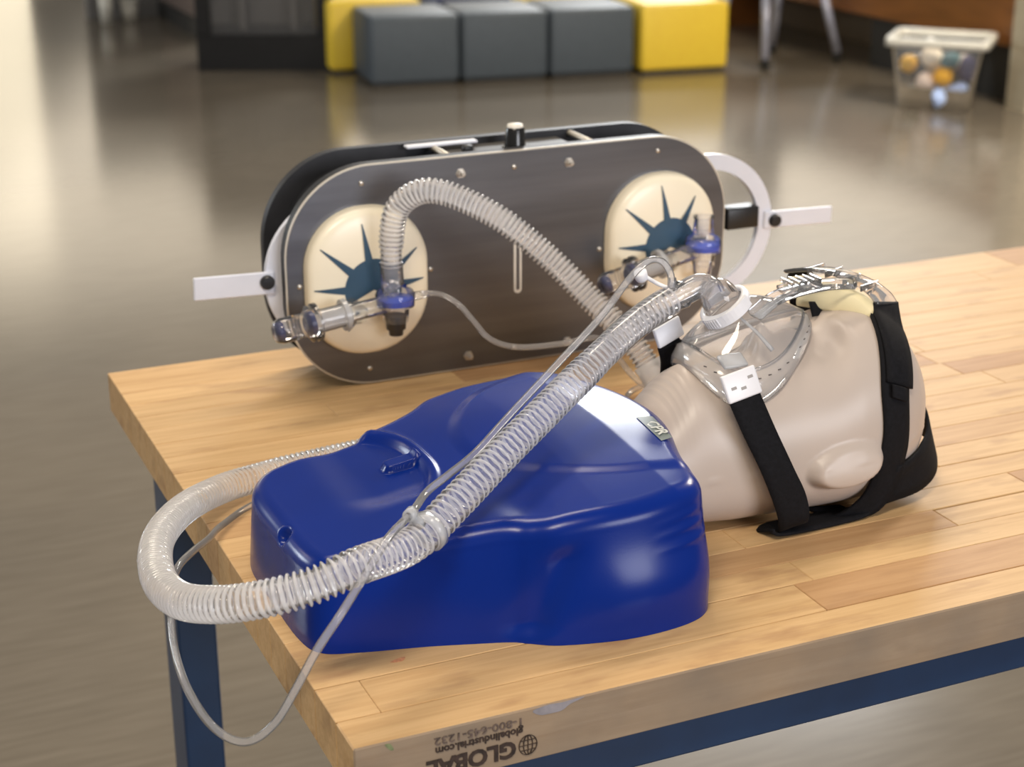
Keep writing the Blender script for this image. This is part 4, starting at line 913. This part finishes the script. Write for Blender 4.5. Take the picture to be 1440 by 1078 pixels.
# made-up pale pails for unclear objects far left, in front of a grey partition
tag(link_bm('wall_front', boxm((1.86, 9.95, FZ + 0.5), (0.46, 0.10, 1.0)), M['grey_wall'], loc=(1.86, 9.95, FZ), smooth=False), 'short grey partition at the far left', None, None, 'structure')
def pale_stand_in(x, y, label, r, h_):
    t = thing('pale_stand_in', (x, y, FZ), label, 'pale_stand_in', 'pale stand-ins by the partition')
    link_bm('stand_in_body', lathe([(0, 0), (0, r * .8), (h_, r), (h_, r * .93), (0.02, r * .74), (0.02, 0)], (x, y, FZ), (0, 0, 1), 24), M['bin_lid'], t)
    link_bm('rim', lathe([(h_ - 0.012, r), (h_ - 0.012, r * 1.08), (h_ + 0.004, r * 1.08), (h_ + 0.004, r * .95)], (x, y, FZ), (0, 0, 1), 24), M['bin_lid'], t)
pale_stand_in(1.705, 9.70, 'taller pale pail-shaped stand-in at the far left, in front of the grey partition', 0.045, 0.19)
pale_stand_in(1.86, 9.74, 'shorter pale pail-shaped stand-in at the far left, beside the rose-brown partition', 0.055, 0.13)
# silver legged chair between the yellow seat and the counter
ch = thing('chair', (4.72, 6.85, FZ), 'silver-legged dark chair on casters between the yellow seat and the counter', 'chair')
for (fx, fy, tx, ty) in ((4.50, 6.58, 4.56, 6.70), (4.975, 6.62, 4.90, 6.72), (4.82, 7.02, 4.82, 6.95), (4.45, 7.02, 4.52, 6.96)):
    lg = link_bm('leg', sweep([(fx, fy, FZ + 0.05), (tx, ty, FZ + 0.46)], 0.023, 12), M['silver'], ch)
    link_bm('caster', lathe([(-0.014, 0), (-0.014, 0.026), (0.014, 0.026), (0.014, 0)], (fx, fy, FZ + 0.026), (1, 0.2, 0), 16), M['black'], lg)
link_bm('seat', boxm((4.73, 6.83, FZ + 0.48), (0.44, 0.40, 0.05), bev=0.015), M['black'], ch)
link_bm('backrest', boxm((4.72, 7.05, FZ + 0.78), (0.42, 0.04, 0.36), bev=0.015), M['black'], ch)

# toy bin
bx = np.array([4.70, 5.40]); bang = math.radians(-46)
tb = thing('storage_bin', (bx[0], bx[1], FZ), 'clear plastic storage bin with an off-white rim full of toys in front of the counter', 'storage bin')
def bin_ring(z, hw, hd, r=0.03, n=5):
    pts = rrect(0, 0, hw, hd, r, n); ca, sa = math.cos(bang), math.sin(bang)
    return [(bx[0] + ca * x - sa * y, bx[1] + sa * x + ca * y, FZ + z) for x, y in pts]
Gb = np.array([bin_ring(0.004, 0.165, 0.120), bin_ring(0.30, 0.205, 0.150)]); bm = grid_bm(Gb, closed_v=True); bm.verts.ensure_lookup_table(); m = Gb.shape[1]; bm.faces.new([bm.verts[j] for j in range(m)])
link_bm('bin_wall', bm, M['bin'], tb)
Gr = np.array([bin_ring(0.295, 0.205, 0.150), bin_ring(0.290, 0.232, 0.176), bin_ring(0.325, 0.232, 0.176), bin_ring(0.330, 0.220, 0.165), bin_ring(0.325, 0.205, 0.150), bin_ring(0.295, 0.205, 0.150)])
link_bm('rim', grid_bm(Gr, closed_v=True), M['bin_lid'], tb)
def toy(kind, off, z, size, col, label, cat='toy', shape='ball', rot=0.3):
    ca, sa = math.cos(bang), math.sin(bang); x = bx[0] + ca * off[0] - sa * off[1]; y = bx[1] + sa * off[0] + ca * off[1]
    mt = plain(label, col, 0.55)
    if shape == 'ball':
        bm = bmesh.new(); bmesh.ops.create_uvsphere(bm, u_segments=18, v_segments=12, radius=size)
        for v in bm.verts: v.co *= 1 + 0.05 * math.sin(5 * v.co.x / size) * math.cos(4 * v.co.y / size)
        bmesh.ops.translate(bm, verts=bm.verts, vec=(x, y, FZ + z))
    elif shape == 'box':
        bm = boxm((x, y, FZ + z), size, rot=rot, bev=0.012, tilt=Matrix.Rotation(0.35, 4, 'X'))
    else:
        bm = lathe([(-size[0], 0), (-size[0], size[1] * .8), (-size[0] * .9, size[1]), (size[0] * .9, size[1]), (size[0], size[1] * .8), (size[0], 0)], (x, y, FZ + z), (math.cos(rot), math.sin(rot), 0.35), 18)
    tag(link_bm(kind, bm, mt, loc=(x, y, FZ + z)), label, cat, 'toys in the clear bin')
toy('toy_ball', (-0.135, -0.050), 0.195, 0.042, (0.75, 0.42, 0.04), 'orange-yellow toy ball at the left side of the bin')
toy('toy_ball', (0.030, -0.070), 0.150, 0.046, (1.0, 0.50, 0.02), 'bright orange toy ball at the middle of the bin')
toy('plush_toy', (-0.03, -0.060), 0.235, 0.050, (0.95, 0.84, 0.68), 'cream plush toy in the upper middle of the bin')
toy('plush_toy', (-0.050, -0.06), 0.118, 0.046, (0.95, 0.78, 0.66), 'peach plush toy below the cream one in the bin')
toy('plush_toy', (-0.105, -0.040), 0.060, 0.040, (0.26, 0.26, 0.20), 'grey-green plush toy low at the left of the bin')
toy('toy_roll', (0.065, -0.075), 0.070, (0.085, 0.036), (0.48, 0.62, 1.0), 'light blue rolled cloth slanting at the bottom of the bin', shape='roll', rot=-0.15)
toy('toy_block', (0.055, -0.060), 0.225, (0.09, 0.05, 0.06), (0.10, 0.20, 0.22), 'dark teal toy block in the upper right of the bin', shape='box')
toy('toy_block', (0.135, -0.045), 0.190, (0.05, 0.08, 0.10), (0.07, 0.06, 0.13), 'dark purple toy block at the right side of the bin', shape='box')
toy('plush_toy', (0.100, 0.02), 0.200, 0.042, (0.9, 0.8, 0.68), 'beige plush toy behind the purple block in the bin')
toy('toy_block', (0.00, 0.060), 0.150, (0.12, 0.10, 0.14), (0.55, 0.50, 0.45), 'tan toy block at the back of the bin', shape='box')
toy('toy_block', (0.010, -0.085), 0.045, (0.06, 0.03, 0.05), (0.55, 0.30, 0.38), 'pink toy block at the bottom middle of the bin', shape='box')
toy('plush_toy', (-0.03, -0.040), 0.050, 0.042, (0.90, 0.80, 0.72), 'pale plush toy at the bottom left of the bin')
toy('toy_block', (0.125, -0.040), 0.075, (0.05, 0.06, 0.06), (0.04, 0.10, 0.18), 'dark blue toy block in the bottom right corner of the bin', shape='box')
toy('toy_ball', (-0.055, 0.02), 0.275, 0.034, (0.92, 0.90, 0.84), 'white toy ball on top of the heap in the bin')
